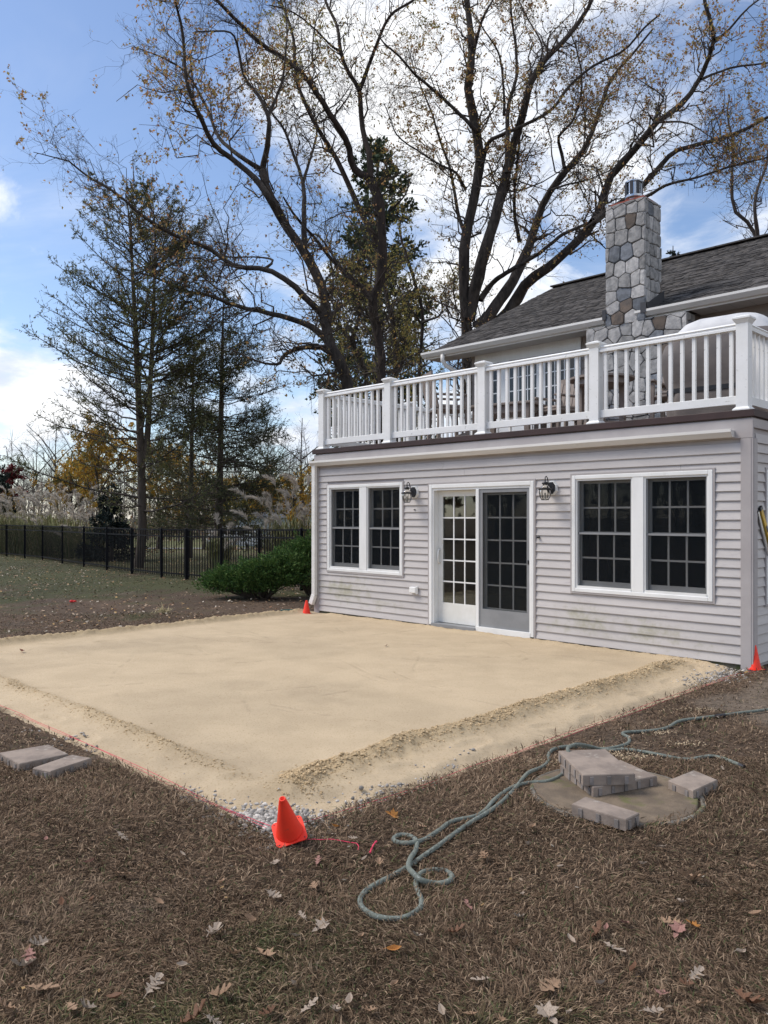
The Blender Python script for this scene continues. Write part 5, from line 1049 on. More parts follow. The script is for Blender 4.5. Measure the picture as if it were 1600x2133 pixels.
def limb(px, y0, y1, r0, r1, wob=0.4):
    """a limb seen through photo pixels, running in depth from y0 to y1 metres away"""
    n = len(px); ph = random.uniform(0, 6.28)
    return [pt(a, b, y0 + (y1 - y0) * i / (n - 1) + wob * math.sin(i * 1.1 + ph) * (0 < i)) for i, (a, b) in enumerate(px)], [r0 + (r1 - r0) * i / (n - 1) for i in range(n)]
def tree(name, label, cat, limbs, bark, seed, n1, n2, n3, L1, L2, L3, leaves, lsize, pal, group=None, twig=None, up=.10, t0=.25, sides=10, K=26, leaf_t=None):
    rg = np.random.default_rng(seed); base = limbs[0][0][0]; zb = float(gz(base.x, base.y)); root = thing(name, label, cat, (base.x, base.y, zb), 0, group)
    off = np.array([base.x, base.y, zb]); PK = [resample(p, r, K) for p, r in limbs]; P0 = np.stack([p for p, _ in PK]) - off; R0 = np.stack([r for _, r in PK]) * .80; tt_ = np.sin(np.pi * np.linspace(0, 1, K) ** .8)[None]; R0 = R0 * (1 - np.where(np.arange(len(R0))[:, None] == 0, .34, .16) * tt_)
    big = R0.max(1) > min(.14, .6 * R0.max())
    jig = rg.normal(size=P0.shape) * (R0 * .10)[:, :, None]; jig[:, 0] = 0; P0 = P0 + jig
    V, Q = tubes(P0[big], R0[big] * (1 + .05 * rg.normal(size=R0[big].shape)), sides); soup('trunk', V, [Q], bark, root, smooth=True)
    for i in np.where(~big)[0]: V, Q = tubes(P0[i:i + 1], R0[i:i + 1], 8); soup('limb', V, [Q], bark, root, smooth=True)
    P1, R1 = spawn(P0, R0, n1, L1, rg, (28, 62), up, 7, t0, .42, .5, .008, .28, .035); P2, R2 = spawn(P1, R1, n2, L2, rg, (25, 60), up, 4, .15, .5, .4, .004, .4); P3, R3 = spawn(np.concatenate([P2]), R2, n3, L3, rg, (20, 60), up * .4, 2, .1, .55, .0, .0030, .4)
    V1, Q1 = tubes(P1, R1, 4); V2, Q2 = tubes(P2, R2, 3); V3, Q3 = tubes(P3, R3, 3)
    soup('branches', np.concatenate([V1, V2, V3]), [np.concatenate([Q1, Q2 + len(V1), Q3 + len(V1) + len(V2)])], twig or M_TWIG, root, kind='stuff')
    if leaves:
        c, _ = along(P3[rg.permutation(len(P3))[:max(1, int(len(P3) * .55))]], leaves, rg, .25); c = c + rg.normal(size=c.shape) * lsize * .35
        if leaf_t is not None: k = rg.random(len(c)) < leaf_t(c + off); c = c[k]
        V, Q = leaf_quads(c, lsize * rg.uniform(.6, 1.3, len(c)), rg); soup('crown', V, [Q], M_LEAF, root, tint=np.repeat(pick(pal, len(c), rg), 4, 0), kind='stuff')
    return root
c2 = lambda P: [(180 + x / 1.951, y / 1.951) for x, y in P]
c3 = lambda P: [(800 + x / 2, y / 2) for x, y in P]
c4 = lambda P: [(560 + x / 4, 500 + y / 4) for x, y in P]
MAPLE = [[.42, .24, .10], [.38, .28, .10], [.36, .19, .10], [.45, .29, .12], [.30, .25, .08]]
OLIVE = [[.30, .28, .08], [.36, .31, .10], [.25, .24, .08], [.40, .27, .09]]
def thick(c):                                 # leaves hold on best high in the crown
    return np.clip(.30 + .09 * (c[:, 2] - 8), .22, 1) * smooth(.30, .58, fbm(c[:, 0] + c[:, 1], c[:, 2], .55, 55))
random.seed(21)
# left maple: leaning trunk with long limbs swept to the left
t1 = [limb([(744, 1168), (742, 960)] + c2([(1062, 1560), (1010, 1440), (972, 1330), (965, 1200), (930, 1100), (870, 1000), (800, 900), (745, 800), (716, 692)]), 23, 23.5, .38, .13, .15),
      limb(c2([(800, 900), (740, 800), (690, 730), (600, 650), (520, 590), (470, 490), (420, 370), (400, 290), (398, 200), (385, 100), (360, 0), (340, -120)]), 23.4, 21, .15, .03),
      limb(c2([(716, 692), (630, 640), (540, 560), (500, 460), (440, 345), (390, 280), (300, 230), (190, 190)]), 23.5, 25.5, .10, .02),
      limb(c2([(716, 692), (740, 560), (738, 470), (700, 390), (640, 310), (615, 190), (580, 130), (440, 130)]), 23.5, 22, .12, .02),
      limb(c2([(738, 470), (790, 350), (805, 260), (815, 120), (800, -60)]), 22.8, 24.5, .07, .02),
      limb(c2([(885, 1000), (885, 880), (880, 740), (845, 640), (800, 520), (740, 440), (690, 330)]), 23.5, 25.5, .12, .02),
      limb(c2([(880, 745), (905, 660), (935, 550), (940, 470), (1020, 420), (1080, 340)]), 24.5, 26, .07, .015),
      limb(c2([(965, 1285), (850, 1170), (750, 1100), (600, 1080), (500, 1010), (400, 975), (300, 925), (220, 870), (100, 770), (0, 715), (-60, 660), (-130, 640), (-215, 618)]), 23.2, 20.5, .13, .010),
      limb(c2([(720, 1095), (760, 1060), (700, 1045), (560, 1040), (480, 990)]), 22.5, 24, .06, .012),
      limb(c2([(1000, 1400), (900, 1320), (750, 1275), (600, 1240), (500, 1200), (400, 1180), (260, 1120), (120, 1090)]), 23.2, 25.5, .15, .02),
      limb(c2([(1030, 1460), (950, 1412), (850, 1420), (800, 1450), (780, 1480), (700, 1470), (590, 1420)]), 23.2, 21.8, .14, .02),
      limb(c2([(880, 1020), (930, 950), (1010, 1050), (1060, 1130)]), 25, 24, .03, .06)]
tree('maple_tree', 'large leaning maple left of the deck with long limbs swept over the larches', 'tree', t1, M_BARK, 31, 340, 2300, 7400, 2.6, 1.05, .46, 26000, .09, MAPLE, 'bare maples behind the house', leaf_t=thick)
t2 = [limb([(798, 1165), (797, 900)] + c2([(1203, 1560), (1190, 1380), (1160, 1225), (1200, 1130), (1203, 1000), (1200, 900), (1185, 800), (1150, 722)]), 25.5, 25.5, .29, .20, .1),
      limb(c2([(1150, 722), (1085, 685), (1062, 580), (1000, 480), (930, 370), (870, 290), (800, 235), (700, 172), (620, 92), (530, 0), (470, -80)]), 25.5, 23.5, .17, .05),
      limb(c2([(1152, 722), (1150, 640), (1122, 520), (1108, 370), (1062, 290), (1032, 205), (1020, 110), (970, 0), (950, -100)]), 25.5, 27, .15, .05),
      limb(c2([(1108, 370), (1140, 290), (1180, 180), (1235, 65), (1330, 0), (1400, -60)]), 26.2, 25, .10, .04),
      limb(c2([(1030, 205), (1000, 190), (930, 120), (840, 50), (740, 20)]), 26.5, 24.5, .06, .02),
      limb(c2([(1160, 1222), (1100, 1150), (1000, 1060), (930, 970), (850, 880), (800, 800)]), 25.5, 24, .13, .03),
      limb(c2([(1190, 1000), (1100, 830), (1022, 655), (945, 530), (882, 405), (850, 300), (840, 150), (790, 0), (770, -90)]), 25.8, 28, .15, .04),
      limb(c2([(1000, 480), (1060, 400), (1080, 360)]), 25, 26, .05, .015), limb(c2([(1200, 880), (1150, 870), (1060, 860), (960, 905)]), 25.5, 24, .05, .015),
      limb(c2([(1230, 860), (1290, 800), (1310, 740), (1290, 690)]), 25.5, 26, .05, .015)]
tree('maple_tree', 'dark vine-covered maple trunk rising behind the second railing post from the left', 'tree', t2, M_BARKD, 32, 250, 1600, 5000, 2.4, 1.0, .45, 10000, .085, OLIVE, 'bare maples behind the house', leaf_t=thick)
t3 = [limb([(975, 1160), (973, 900)] + c3([(345, 1400), (332, 1250), (332, 1050), (365, 880), (400, 700), (395, 600), (362, 450), (350, 370), (368, 230), (358, 100), (345, 0), (340, -100)]), 27, 27, .42, .10, .15),
      limb(c3([(350, 1330), (375, 1230), (410, 1080), (460, 920), (500, 760), (530, 640), (560, 540), (592, 430), (620, 320), (680, 240), (750, 170), (830, 70), (880, -30)]), 27, 25.2, .32, .07),
      limb(c3([(385, 1370), (430, 1330), (500, 1230), (580, 1080), (625, 960), (662, 850), (745, 725), (822, 640), (862, 555), (902, 450), (945, 330), (1040, 220), (1120, 120)]), 27, 29.5, .30, .04),
      limb(c3([(480, 1340), (540, 1270), (592, 1180), (700, 1100), (800, 1010), (870, 930), (912, 830), (932, 750), (1020, 650), (1080, 580), (1130, 512), (1220, 450), (1290, 370), (1342, 270), (1375, 160), (1340, 30), (1330, -60)]), 27, 23.5, .26, .06),
      limb(c3([(868, 925), (920, 888), (1010, 830), (1090, 760), (1200, 640), (1280, 610), (1400, 578), (1500, 540), (1600, 488), (1720, 430)]), 24.4, 25.5, .16, .05),
      limb(c3([(1040, 830), (1095, 818), (1180, 770), (1300, 740), (1460, 690), (1600, 655), (1720, 620)]), 25, 24, .08, .025),
      limb(c3([(400, 1250), (450, 1180), (520, 1130), (640, 1060), (740, 980), (850, 930)]), 27, 25.5, .14, .06),
      limb(c3([(395, 560), (370, 530), (300, 460), (200, 370), (130, 310), (60, 230), (0, 180), (-40, 120)]), 27, 25, .11, .02),
      limb(c3([(405, 690), (425, 620), (450, 580), (540, 540), (690, 462), (780, 350), (880, 270), (1000, 210), (1080, 120), (1150, 60)]), 27, 24.5, .11, .03),
      limb(c3([(350, 1000), (310, 900), (290, 780), (275, 700), (232, 580), (202, 480), (170, 400), (130, 300), (100, 200)]), 27, 29, .10, .02),
      limb(c3([(340, 790), (300, 720), (240, 690), (160, 640), (60, 570), (20, 480), (0, 430)]), 27.5, 26, .07, .015),
      limb(c3([(512, 720), (515, 550), (520, 430), (550, 330), (550, 200), (530, 60), (530, -60)]), 26, 28, .12, .04),
      limb(c3([(565, 1010), (545, 900), (545, 780), (560, 640), (565, 560)]), 27.5, 27, .10, .04),
      limb(c3([(370, 235), (400, 110), (430, 40), (480, -40)]), 27, 26, .09, .03),
      limb(c3([(752, 700), (740, 640), (728, 570), (782, 510), (820, 400), (822, 300), (800, 200), (770, 120)]), 27.8, 26.5, .09, .02),
      limb(c3([(1378, 165), (1430, 130), (1500, 50), (1560, 0), (1620, -30)]), 23.7, 22.5, .06, .02),
      limb(c3([(1132, 510), (1240, 508), (1300, 530), (1400, 600)]), 24, 22.5, .05, .015), limb(c3([(1320, 330), (1450, 282), (1600, 262), (1700, 240)]), 23.9, 25, .06, .02),
      limb(c3([(700, 790), (760, 770), (860, 745), (960, 700)]), 28, 26.5, .06, .02), limb(c3([(1120, 520), (1150, 440), (1160, 400), (1060, 330)]), 24.5, 25.5, .06, .015),
      limb(c3([(500, 480), (500, 400), (480, 230), (420, 130), (380, 60)]), 26.3, 25, .07, .02), limb(c3([(620, 325), (660, 200), (600, 80), (560, 0)]), 25.7, 27, .06, .02),
      limb(c3([(845, 950), (880, 920), (925, 880)]), 24.6, 24.4, .07, .08)]
tree('maple_tree', 'wide many-stemmed maple spreading over the house roof and chimney', 'tree', t3, M_BARK, 33, 560, 3800, 12000, 2.5, 1.0, .45, 42000, .085, MAPLE, 'bare maples behind the house', leaf_t=thick)
t4 = [limb([(872, 1150), (873, 900)] + c4([(1255, 1130), (1282, 700), (1272, 560), (1215, 350), (1150, 130), (1120, 50), (1090, -60), (1100, -200)]), 30, 30, .15, .04, .1),
      limb(c4([(1282, 690), (1330, 665), (1410, 640), (1450, 570), (1430, 480), (1480, 400), (1560, 340)]), 30, 28.5, .075, .02), limb(c4([(1260, 680), (1180, 560), (1090, 430), (1050, 300), (1060, 180)]), 30, 31, .05, .015)]
tree('young_tree', 'slender crooked tree with a hooked side limb beside the eave downspout', 'tree', t4, M_BARK, 34, 90, 560, 1700, 1.6, .7, .35, 5000, .08, OLIVE, 'slim trees behind the deck')
t5 = [limb([(828, 1150), (828, 950)] + c4([(1055, 1100), (1040, 700), (990, 500), (965, 380), (930, 200), (900, 0)]), 31, 31, .20, .07, .1), limb(c4([(1090, 1100), (1120, 950), (1140, 820), (1180, 700)]), 31, 32, .1, .03)]
tree('young_tree', 'straight slim tree just right of the vine-covered maple', 'tree', t5, M_BARK, 35, 90, 560, 1700, 1.7, .8, .4, 4200, .08, OLIVE, 'slim trees behind the deck')
t6 = [limb([(690, 1150), (735, 900)] + c4([(820, 1180), (760, 1000), (690, 830), (740, 700), (760, 520), (700, 380), (600, 160)]), 33, 33, .24, .06, .1), limb(c4([(700, 850), (600, 730), (500, 650), (420, 560)]), 33, 34, .14, .04), limb(c4([(760, 520), (840, 400), (860, 200)]), 33, 32, .1, .03)]
tree('young_tree', 'pale-barked forked tree between the leaning maple and the vine-covered maple', 'tree', t6, M_BARK, 36, 130, 900, 2800, 2.0, .9, .4, 6500, .085, OLIVE, 'slim trees behind the deck')
t7 = [limb(c3([(1560, 1900), (1556, 1300), (1548, 985), (1462, 880), (1450, 780), (1452, 590), (1430, 480), (1440, 400)]), 36, 36, .2, .03, .1), limb(c3([(1556, 1100), (1556, 980), (1545, 880), (1552, 800), (1592, 690), (1610, 560), (1640, 450)]), 36, 35, .16, .03)]
tree('bare_tree', 'leafless tree standing behind the roof ridge at the right edge', 'tree', t7, M_TWIG, 37, 70, 420, 1300, 2.2, 1.1, .6, 200, .07, MAPLE)

# conifers: whorled branches, feathered twigs, short needle sprays
def conifer(name, label, leaders, prof, seed, nb, ntw, nsp, droop, sweep_, spray, pal, bark=None, group=None, twig=None, z0f=.12, wid=.12, L2f=.34, cat='tree', dens=None):
    rg = np.random.default_rng(seed); b0 = leaders[0][0][0]; zb = float(gz(b0.x, b0.y)); off = np.array([b0.x, b0.y, zb]); root = thing(name, label, cat, (b0.x, b0.y, zb), 0, group)
    PK = [resample(p, r, 24) for p, r in leaders]; P0 = np.stack([p for p, _ in PK]) - off; R0 = np.stack([r for _, r in PK])
    for i in range(len(P0)): V, Q = tubes(P0[i:i + 1], R0[i:i + 1], 10); soup('trunk', V, [Q], bark or M_CBARK, root, smooth=True)
    H = P0[..., 2].max(); li = rg.integers(0, len(P0), nb); t = np.sort(rg.uniform(z0f, .985, nb)); f = t * 23; i = np.minimum(f.astype(int), 22); w = (f - i)[:, None]; o = P0[li, i] * (1 - w) + P0[li, i + 1] * w
    ok = o[:, 2] > z0f * H; o = o[ok]; nb = len(o); h = o[:, 2] / H; az = rg.uniform(0, 2 * np.pi, nb); L = np.interp(h, *prof) * rg.uniform(.65, 1.12, nb); u = np.linspace(0, 1, 8)
    el = np.radians(np.interp(h, [0, .5, 1], droop) + rg.normal(size=nb) * 6); P1 = np.zeros((nb, 8, 3)); hd = np.stack([np.cos(az), np.sin(az)], -1)
    P1[..., :2] = o[:, None, :2] + hd[:, None] * (np.cos(el) * L)[:, None, None] * u[None, :, None]; P1[..., 2] = o[:, None, 2] + (np.sin(el) * L)[:, None] * u[None] + (sweep_ * L)[:, None] * u[None] ** 2.2
    P1[:, 1:] += rg.normal(size=(nb, 7, 3)) * .011 * L[:, None, None]; R1 = np.maximum(.008 * L + .006, .006)[:, None] * np.linspace(1, .25, 8)[None]
    P2, R2 = spawn(P1, R1, ntw, 1.0, rg, (35, 65), .10, 3, .26, .6, .35, .0035, .5, .02, .35)
    ml = np.linalg.norm(P2[:, -1] - P2[:, 0], axis=1); hh = np.interp(np.clip(P2[:, 0, 2] / H, 0, 1), *prof); P2 = P2[:, :1] + (P2 - P2[:, :1]) * (L2f * np.maximum(hh, .5))[:, None, None]
    V1, Q1 = tubes(P1, R1, 4); V2, Q2 = tubes(P2, R2, 3); soup('branches', np.concatenate([V1, V2]), [np.concatenate([Q1, Q2 + len(V1)])], twig or M_TWIG, root, kind='stuff')
    c, tg = along(P2, nsp, rg, .12); tg = tg / (np.linalg.norm(tg, axis=1, keepdims=True) + 1e-9)
    if dens is not None: k = rg.random(len(c)) < dens(c + off, c[:, 2] / H); c, tg = c[k], tg[k]
    n = len(c); a = tg + rg.normal(size=(n, 3)) * .65; a /= np.linalg.norm(a, axis=1, keepdims=True); b = np.cross(a, rg.normal(size=(n, 3))); b /= np.linalg.norm(b, axis=1, keepdims=True) + 1e-9; s = spray * rg.uniform(.5, 1.4, n)
    a = a * s[:, None]; b = b * (s * wid)[:, None]; V = np.stack([c, c + a * .5 + b, c + a, c + a * .5 - b], 1).reshape(-1, 3)
    soup('crown', V, [np.arange(4 * n).reshape(-1, 4)], M_NEEDLE, root, tint=np.repeat(pick(pal, n, rg, .35), 4, 0), kind='stuff'); return root
LARCH = [[.12, .135, .055], [.15, .15, .06], [.095, .115, .05], [.18, .16, .06]]
c1 = lambda P: [(x / 2.286, 300 + y / 2.286) for x, y in P]
lead1 = limb([(288, 1184)] + c1([(678, 1830), (668, 1400), (651, 1000), (636, 700), (620, 400), (600, 240)]), 25, 25, .165, .008, .05)
lead2 = limb(c1([(690, 1500), (702, 1400), (713, 1200), (727, 900), (737, 600), (738, 400), (722, 240)]), 25, 25.3, .115, .008, .05)
conifer('larch_tree', 'tall twin-trunked larch with thin feathery foliage at the left, behind the fence', [lead1, lead2], ([0, .15, .3, .55, .8, .92, 1], [2.4, 3.7, 3.4, 3.1, 2.4, 1.6, .6]), 41, 200, 6800, 92000, (-2, 13, 38), .22, .088, LARCH, L2f=.16, dens=lambda p, h: np.clip(.45 + .5 * smooth(.32, .6, fbm(p[:, 0], p[:, 2], .9, 57)), 0, 1), group='larches behind the fence')
lead = limb([(452, 1180), (456, 1060), (459, 956), (462, 800), (464, 690), (466, 615)], 27, 27, .17, .01, .05)
conifer('larch_tree', 'shorter darker larch just left of the house, with drooping lower boughs', [lead], ([0, .15, .35, .6, .8, 1], [2.4, 2.7, 2.7, 2.0, 1.3, .4]), 42, 150, 3800, 56000, (-10, 2, 28), .16, .088, [[.085, .10, .045], [.115, .115, .05], [.065, .08, .04]], group='larches behind the fence')
lead = limb([(395, 1172), (398, 1000), (400, 900), (402, 800), (404, 700)], 31, 31, .13, .01, .05)
conifer('larch_tree', 'thin larch half hidden between the twin-trunked one and the darker one', [lead], ([0, .3, .6, 1], [2.6, 2.6, 1.8, .4]), 47, 80, 1600, 17000, (-4, 6, 28), .16, .11, LARCH, group='larches behind the fence')
lead = limb([(790, 1150), (790, 800), (788, 500), (786, 285)], 42, 42, .4, .03, .1)
conifer('evergreen_tree', 'tall dark evergreen rising behind the vine-covered maple', [lead], ([0, .3, .6, .85, .95, 1], [3.4, 3.2, 2.7, 1.8, .9, .3]), 43, 170, 3400, 30000, (-6, 8, 36), .1, .20, [[.055, .08, .045], [.075, .095, .05], [.045, .065, .038]], z0f=.22, wid=.28)
lead = limb([(1402, 1150), (1402, 700), (1402, 512)], 45, 45, .2, .02, .05)
conifer('evergreen_tree', 'small dark spruce tip showing behind the roof right of the chimney', [lead], ([0, .5, 1], [2.6, 1.5, .2]), 44, 60, 600, 5000, (-5, 0, 30), .1, .16, [[.02, .03, .022], [.03, .04, .028]], wid=.25)
lead = limb([(232, 1192), (232, 1100), (232, 1010)], 29, 29, .09, .015, .02)
conifer('spruce_tree', 'small dark blue-green spruce behind the fence, left of the twin trunk', [lead], ([0, .1, .5, 1], [1.0, 1.15, .75, .1]), 45, 110, 1300, 17000, (-10, -5, 25), .12, .075, [[.018, .032, .030], [.024, .040, .036], [.012, .022, .02]], z0f=.05, wid=.25)
lead = limb([(-14, 1180), (-14, 1040), (-14, 930)], 40, 40, .12, .02, .02)
conifer('spruce_tree', 'dark spruce cut by the left edge, in front of a red tree', [lead], ([0, .1, .6, 1], [1.2, 1.3, .9, .1]), 46, 90, 900, 10000, (-8, -4, 25), .1, .10, [[.018, .032, .026], [.022, .036, .030]], z0f=.05, wid=.25)

# ------------------------------------------------------------------ junipers at the house corner
def juniper(label, blobs, seed, n, base):
    rg = np.random.default_rng(seed); root = thing('juniper_shrub', label, 'shrub', base, 0, 'junipers at the house corner'); off = np.array(base)
    cs = []; ax = []; mb = MB()
    for (c, r) in blobs:
        c = np.array(c); r = np.array(r); m_ = int(n * (r[0] * r[1] + r[1] * r[2] + r[0] * r[2]) / sum(q[1][0] * q[1][1] + q[1][1] * q[1][2] + q[1][0] * q[1][2] for q in blobs))
        tuft = max(10, m_ // 70); v = rg.normal(size=(tuft, 3)); v /= np.linalg.norm(v, axis=1, keepdims=True); v[:, 2] = np.where(v[:, 2] < -.25, -v[:, 2] * .5, v[:, 2]); rr = rg.uniform(.62, 1.12, (tuft, 1))
        tc_ = c + v * r * rr; td = v * np.array([1, 1, .55]) + np.array([0, 0, .42]); td /= np.linalg.norm(td, axis=1, keepdims=True)
        k = rg.integers(0, tuft, m_); t = rg.uniform(-.12, .13, m_)[:, None]; cs.append(tc_[k] + td[k] * t + rg.normal(size=(m_, 3)) * .034 * (1.15 - t * 5)); ax.append(td[k] + rg.normal(size=(m_, 3)) * .45)
        for q in range(min(tuft, 9)): mb.tube([Vector((c[0] * .25, c[1] * .25, .05)) + Vector((0, 0, -.05)), Vector(c * .6) + Vector(rg.normal(size=3) * .06), Vector(tc_[q])], [.022, .014, .004], 5)
    c = np.concatenate(cs); a = np.concatenate(ax); a /= np.linalg.norm(a, axis=1, keepdims=True); N = len(c); b = np.cross(a, rg.normal(size=(N, 3))); b /= np.linalg.norm(b, axis=1, keepdims=True)
    c[:, 2] = np.maximum(c[:, 2], .03); s = .055 * rg.uniform(.5, 1.4, N); a = a * s[:, None]; b = b * (s * .17)[:, None]
    mb.build('stem', M_CBARK, root)
    soup('foliage', np.stack([c, c + a * .5 + b, c + a, c + a * .5 - b], 1).reshape(-1, 3), [np.arange(4 * N).reshape(-1, 4)], M_NEEDLE, root, tint=np.repeat(pick([[.055, .115, .026], [.075, .145, .034], [.03, .068, .022], [.11, .165, .045]], N, rg, .3), 4, 0), kind='stuff')
jb = at(545, 1246); jb2 = (float(jb.x) + .95, float(jb.y) + .55, 0)
juniper('low spreading green juniper on the lawn, left of the taller one', [((-.62, .0, .36), (.46, .4, .20)), ((-.25, -.15, .48), (.5, .42, .22)), ((.2, -.1, .58), (.5, .45, .24)), ((.1, -.3, .38), (.5, .3, .2)), ((-.9, .1, .28), (.3, .3, .16)), ((.55, -.05, .62), (.4, .4, .25)), ((-.45, -.3, .28), (.45, .25, .20)), ((-.85, -.15, .22), (.32, .25, .16)), ((.45, -.3, .34), (.45, .3, .24)), ((0, -.38, .24), (.5, .22, .18))], 51, 30000, (jb.x, jb.y, 0))
juniper('taller dark green juniper pressed against the left house corner', [((-.35, 0, .72), (.45, .45, .30)), ((.05, .1, .92), (.45, .45, .28)), ((.3, 0, .70), (.4, .4, .35)), ((-.1, -.2, .50), (.5, .35, .28)), ((.35, .2, 1.02), (.3, .35, .2))], 52, 24000, jb2)

# ------------------------------------------------------------------ plume grass
def plume_grass(label, x0, y0, n, spread, hgt, seed, nblade):
    zb = float(gz(x0, y0)); rg = np.random.default_rng(seed); root = thing('plume_grass', label, 'grass clump', (x0, y0, zb), 0, 'clumps of plume grass behind the fence')
    m_ = nblade; a = rg.uniform(0, 6.28, m_); r = np.sqrt(rg.random(m_)); p0 = np.stack([r * np.cos(a) * spread * .5, r * np.sin(a) * spread * .3, 0 * a], -1); out = np.stack([np.cos(a), np.sin(a) * .7, 0 * a], -1) * (r * spread * rg.uniform(.2, .75, m_))[:, None]; H = hgt * rg.uniform(.35, .66, m_)
    sd_ = np.stack([-np.sin(a), np.cos(a), 0 * a], -1) * .010; u = [0, .4, .75, 1.0]; hgts = [0, .55, .92, .86]
    ring = [p0 + out * (t ** 1.6) + np.array([0, 0, 1.0]) * (H * h)[:, None] for t, h in zip(u, hgts)]; V = np.stack([ring[0] - sd_, ring[0] + sd_, ring[1] + sd_, ring[1] - sd_, ring[2] + sd_ * .8, ring[2] - sd_ * .8, ring[3]], 1).reshape(-1, 3); b = 7 * np.arange(m_)[:, None]
    soup('foliage', V, [np.concatenate([b + np.array([0, 1, 2, 3]), b + np.array([3, 2, 4, 5])]), b + np.array([5, 4, 6])], M_NEEDLE, root, tint=np.repeat(pick([[.19, .21, .09], [.26, .25, .12], [.32, .28, .17], [.14, .16, .07]], m_, rg), 7, 0), kind='stuff')
    for k in range(n):
        a = rg.uniform(0, 6.28); r = math.sqrt(rg.random()); p = np.array([r * math.cos(a) * spread * .8, r * math.sin(a) * spread * .4, 0]); top = hgt * rg.uniform(.60, 1.06); lean = np.array([math.cos(a) * .25 + rg.normal() * .22 - .12, math.sin(a) * .15, 0]) * .8
        t = np.linspace(0, 1, 9)[:, None]; ln = rg.uniform(.36, .56); P = p + lean * top * .35 + np.array([0, 0, top - ln]) + np.array([0, 0, 1]) * t * ln * (1 - .42 * t) + lean * (t ** 1.8) * ln * 1.9
        st = np.stack([p * .6, p * .8 + lean * top * .12 + np.array([0, 0, (top - ln) * .55]), P[0]]); q = 130; i = rg.uniform(0, 7.99, q); i0 = i.astype(int); w = (i - i0)[:, None]; c = P[i0] * (1 - w) + P[i0 + 1] * w; tg = P[i0 + 1] - P[i0]; tg /= np.linalg.norm(tg, axis=1, keepdims=True)
        fr = i / 8; d = tg + rg.normal(size=(q, 3)) * .38 + lean * .6; d /= np.linalg.norm(d, axis=1, keepdims=True); l = (.07 + .13 * np.sin(np.pi * np.clip(fr * .85 + .12, 0, 1)))[:, None]; b_ = np.cross(d, rg.normal(size=(q, 3))); b_ /= np.linalg.norm(b_, axis=1, keepdims=True)
        b_ = b_ * .009; V = np.stack([c - b_, c + b_, c + d * l], 1).reshape(-1, 3); V2, Q2 = tubes(st[None], np.full((1, 3), .006), 4); tc_ = np.array([.54, .48, .41]) * rg.uniform(.8, 1.2)
        soup('plume', np.concatenate([V, V2]), [np.arange(3 * q).reshape(-1, 3), Q2 + 3 * q], M_PLUME, root, tint=np.concatenate([np.repeat(pick([tc_], q, rg, .18), 3, 0), np.tile([.3, .26, .14], (len(V2), 1))]))
for i, (px, y0, n, sp, h, lb) in enumerate([(10, 35.0, 34, 2.0, 2.85, 'plume grass clump at the left edge behind the fence'), (58, 34.0, 38, 2.1, 3.0, 'plume grass clump second from the left edge, thick with silver plumes'), (108, 32.8, 38, 2.0, 2.95, 'tallest silver plume grass clump, middle of the left bank'), (152, 31.2, 30, 1.8, 2.6, 'plume grass clump left of the small blue-green spruce'), (196, 29.5, 18, 1.4, 2.1, 'drooping plume grass clump in front of the small spruce'),
    (457, 22.4, 7, .55, 1.75, 'low sparse plume grass clump in front of the darker larch trunk'), (590, 22.0, 16, .9, 2.5, 'bushy plume grass clump behind the right part of the fence'), (635, 21.2, 14, .9, 2.75, 'plume grass clump nearest the house corner')]):
    plume_grass(lb, (px - 800) / F * y0, y0, n, sp, h, 60 + i, 420)

# ------------------------------------------------------------------ beyond the fence
def crown_tree(name, label, px, y0, top, rad, seed, nleaf, pal, ls=.12, group=None, trunk_r=.16, low=.3, nb=26):
    x0 = (px - 800) / F * y0; zb = float(gz(x0, y0)); rg = random.Random(seed); h = CH - (top - HZ) / F * y0 - zb
    lm = [([Vector((x0, y0, zb)), Vector((x0 + .1, y0, zb + h * .3)), Vector((x0 - .1, y0, zb + h * .6)), Vector((x0, y0, zb + h * .93))], [trunk_r, trunk_r * .8, trunk_r * .5, .03])]
    for k in range(9):
        a = rg.uniform(0, 6.28); t = rg.uniform(low, .7); b = Vector((x0, y0, zb + h * t)); e = b + Vector((math.cos(a) * rad * rg.uniform(.6, 1), math.sin(a) * rad * rg.uniform(.6, 1), h * rg.uniform(.12, .3)))
        lm.append(([b, b.lerp(e, .5) + Vector((0, 0, .2)), e], [trunk_r * .5, trunk_r * .3, .02]))
    return tree(name, label, 'tree', lm, M_TWIG, seed, nb * 4, nb * 16, nb * 40, rad * .55, rad * .28, rad * .14, nleaf, ls, pal, group, K=10, sides=8)
YEL = [[.42, .24, .035], [.46, .29, .05], [.34, .18, .035], [.28, .23, .06]]
for i, (px, y0, top, rad, n, lb) in enumerate([(205, 44, 868, 3.2, 9000, 'golden autumn tree showing through the twin-trunked larch'), (150, 50, 930, 2.4, 5000, 'smaller gold tree at the left of the larger golden one'), (330, 48, 905, 2.8, 7000, 'amber tree behind the larch trunks, right of the golden one'), (615, 46, 985, 2.6, 6000, 'orange-gold tree low behind the plume grass at the house corner'), (515, 52, 1000, 2.6, 5000, 'yellow-green autumn tree behind the darker larch'), (425, 50, 985, 2.4, 5000, 'rusty gold tree between the larch trunks')]):
    crown_tree('autumn_tree', lb, px, y0, top, rad, 70 + i, n, YEL if i != 4 else [[.30, .26, .05], [.24, .22, .05], [.4, .28, .05]], .14, 'autumn trees beyond the fence')
crown_tree('red_tree', 'dark red tree at the left edge behind the plume grass', 12, 46, 975, 1.5, 80, 7000, [[.13, .018, .022], [.18, .03, .03], [.09, .015, .02]], .12, nb=18)
crown_tree('autumn_tree', 'small yellow tree just right of the dark red one', 22, 42, 1005, .6, 81, 2500, YEL, .09, nb=10, trunk_r=.05)
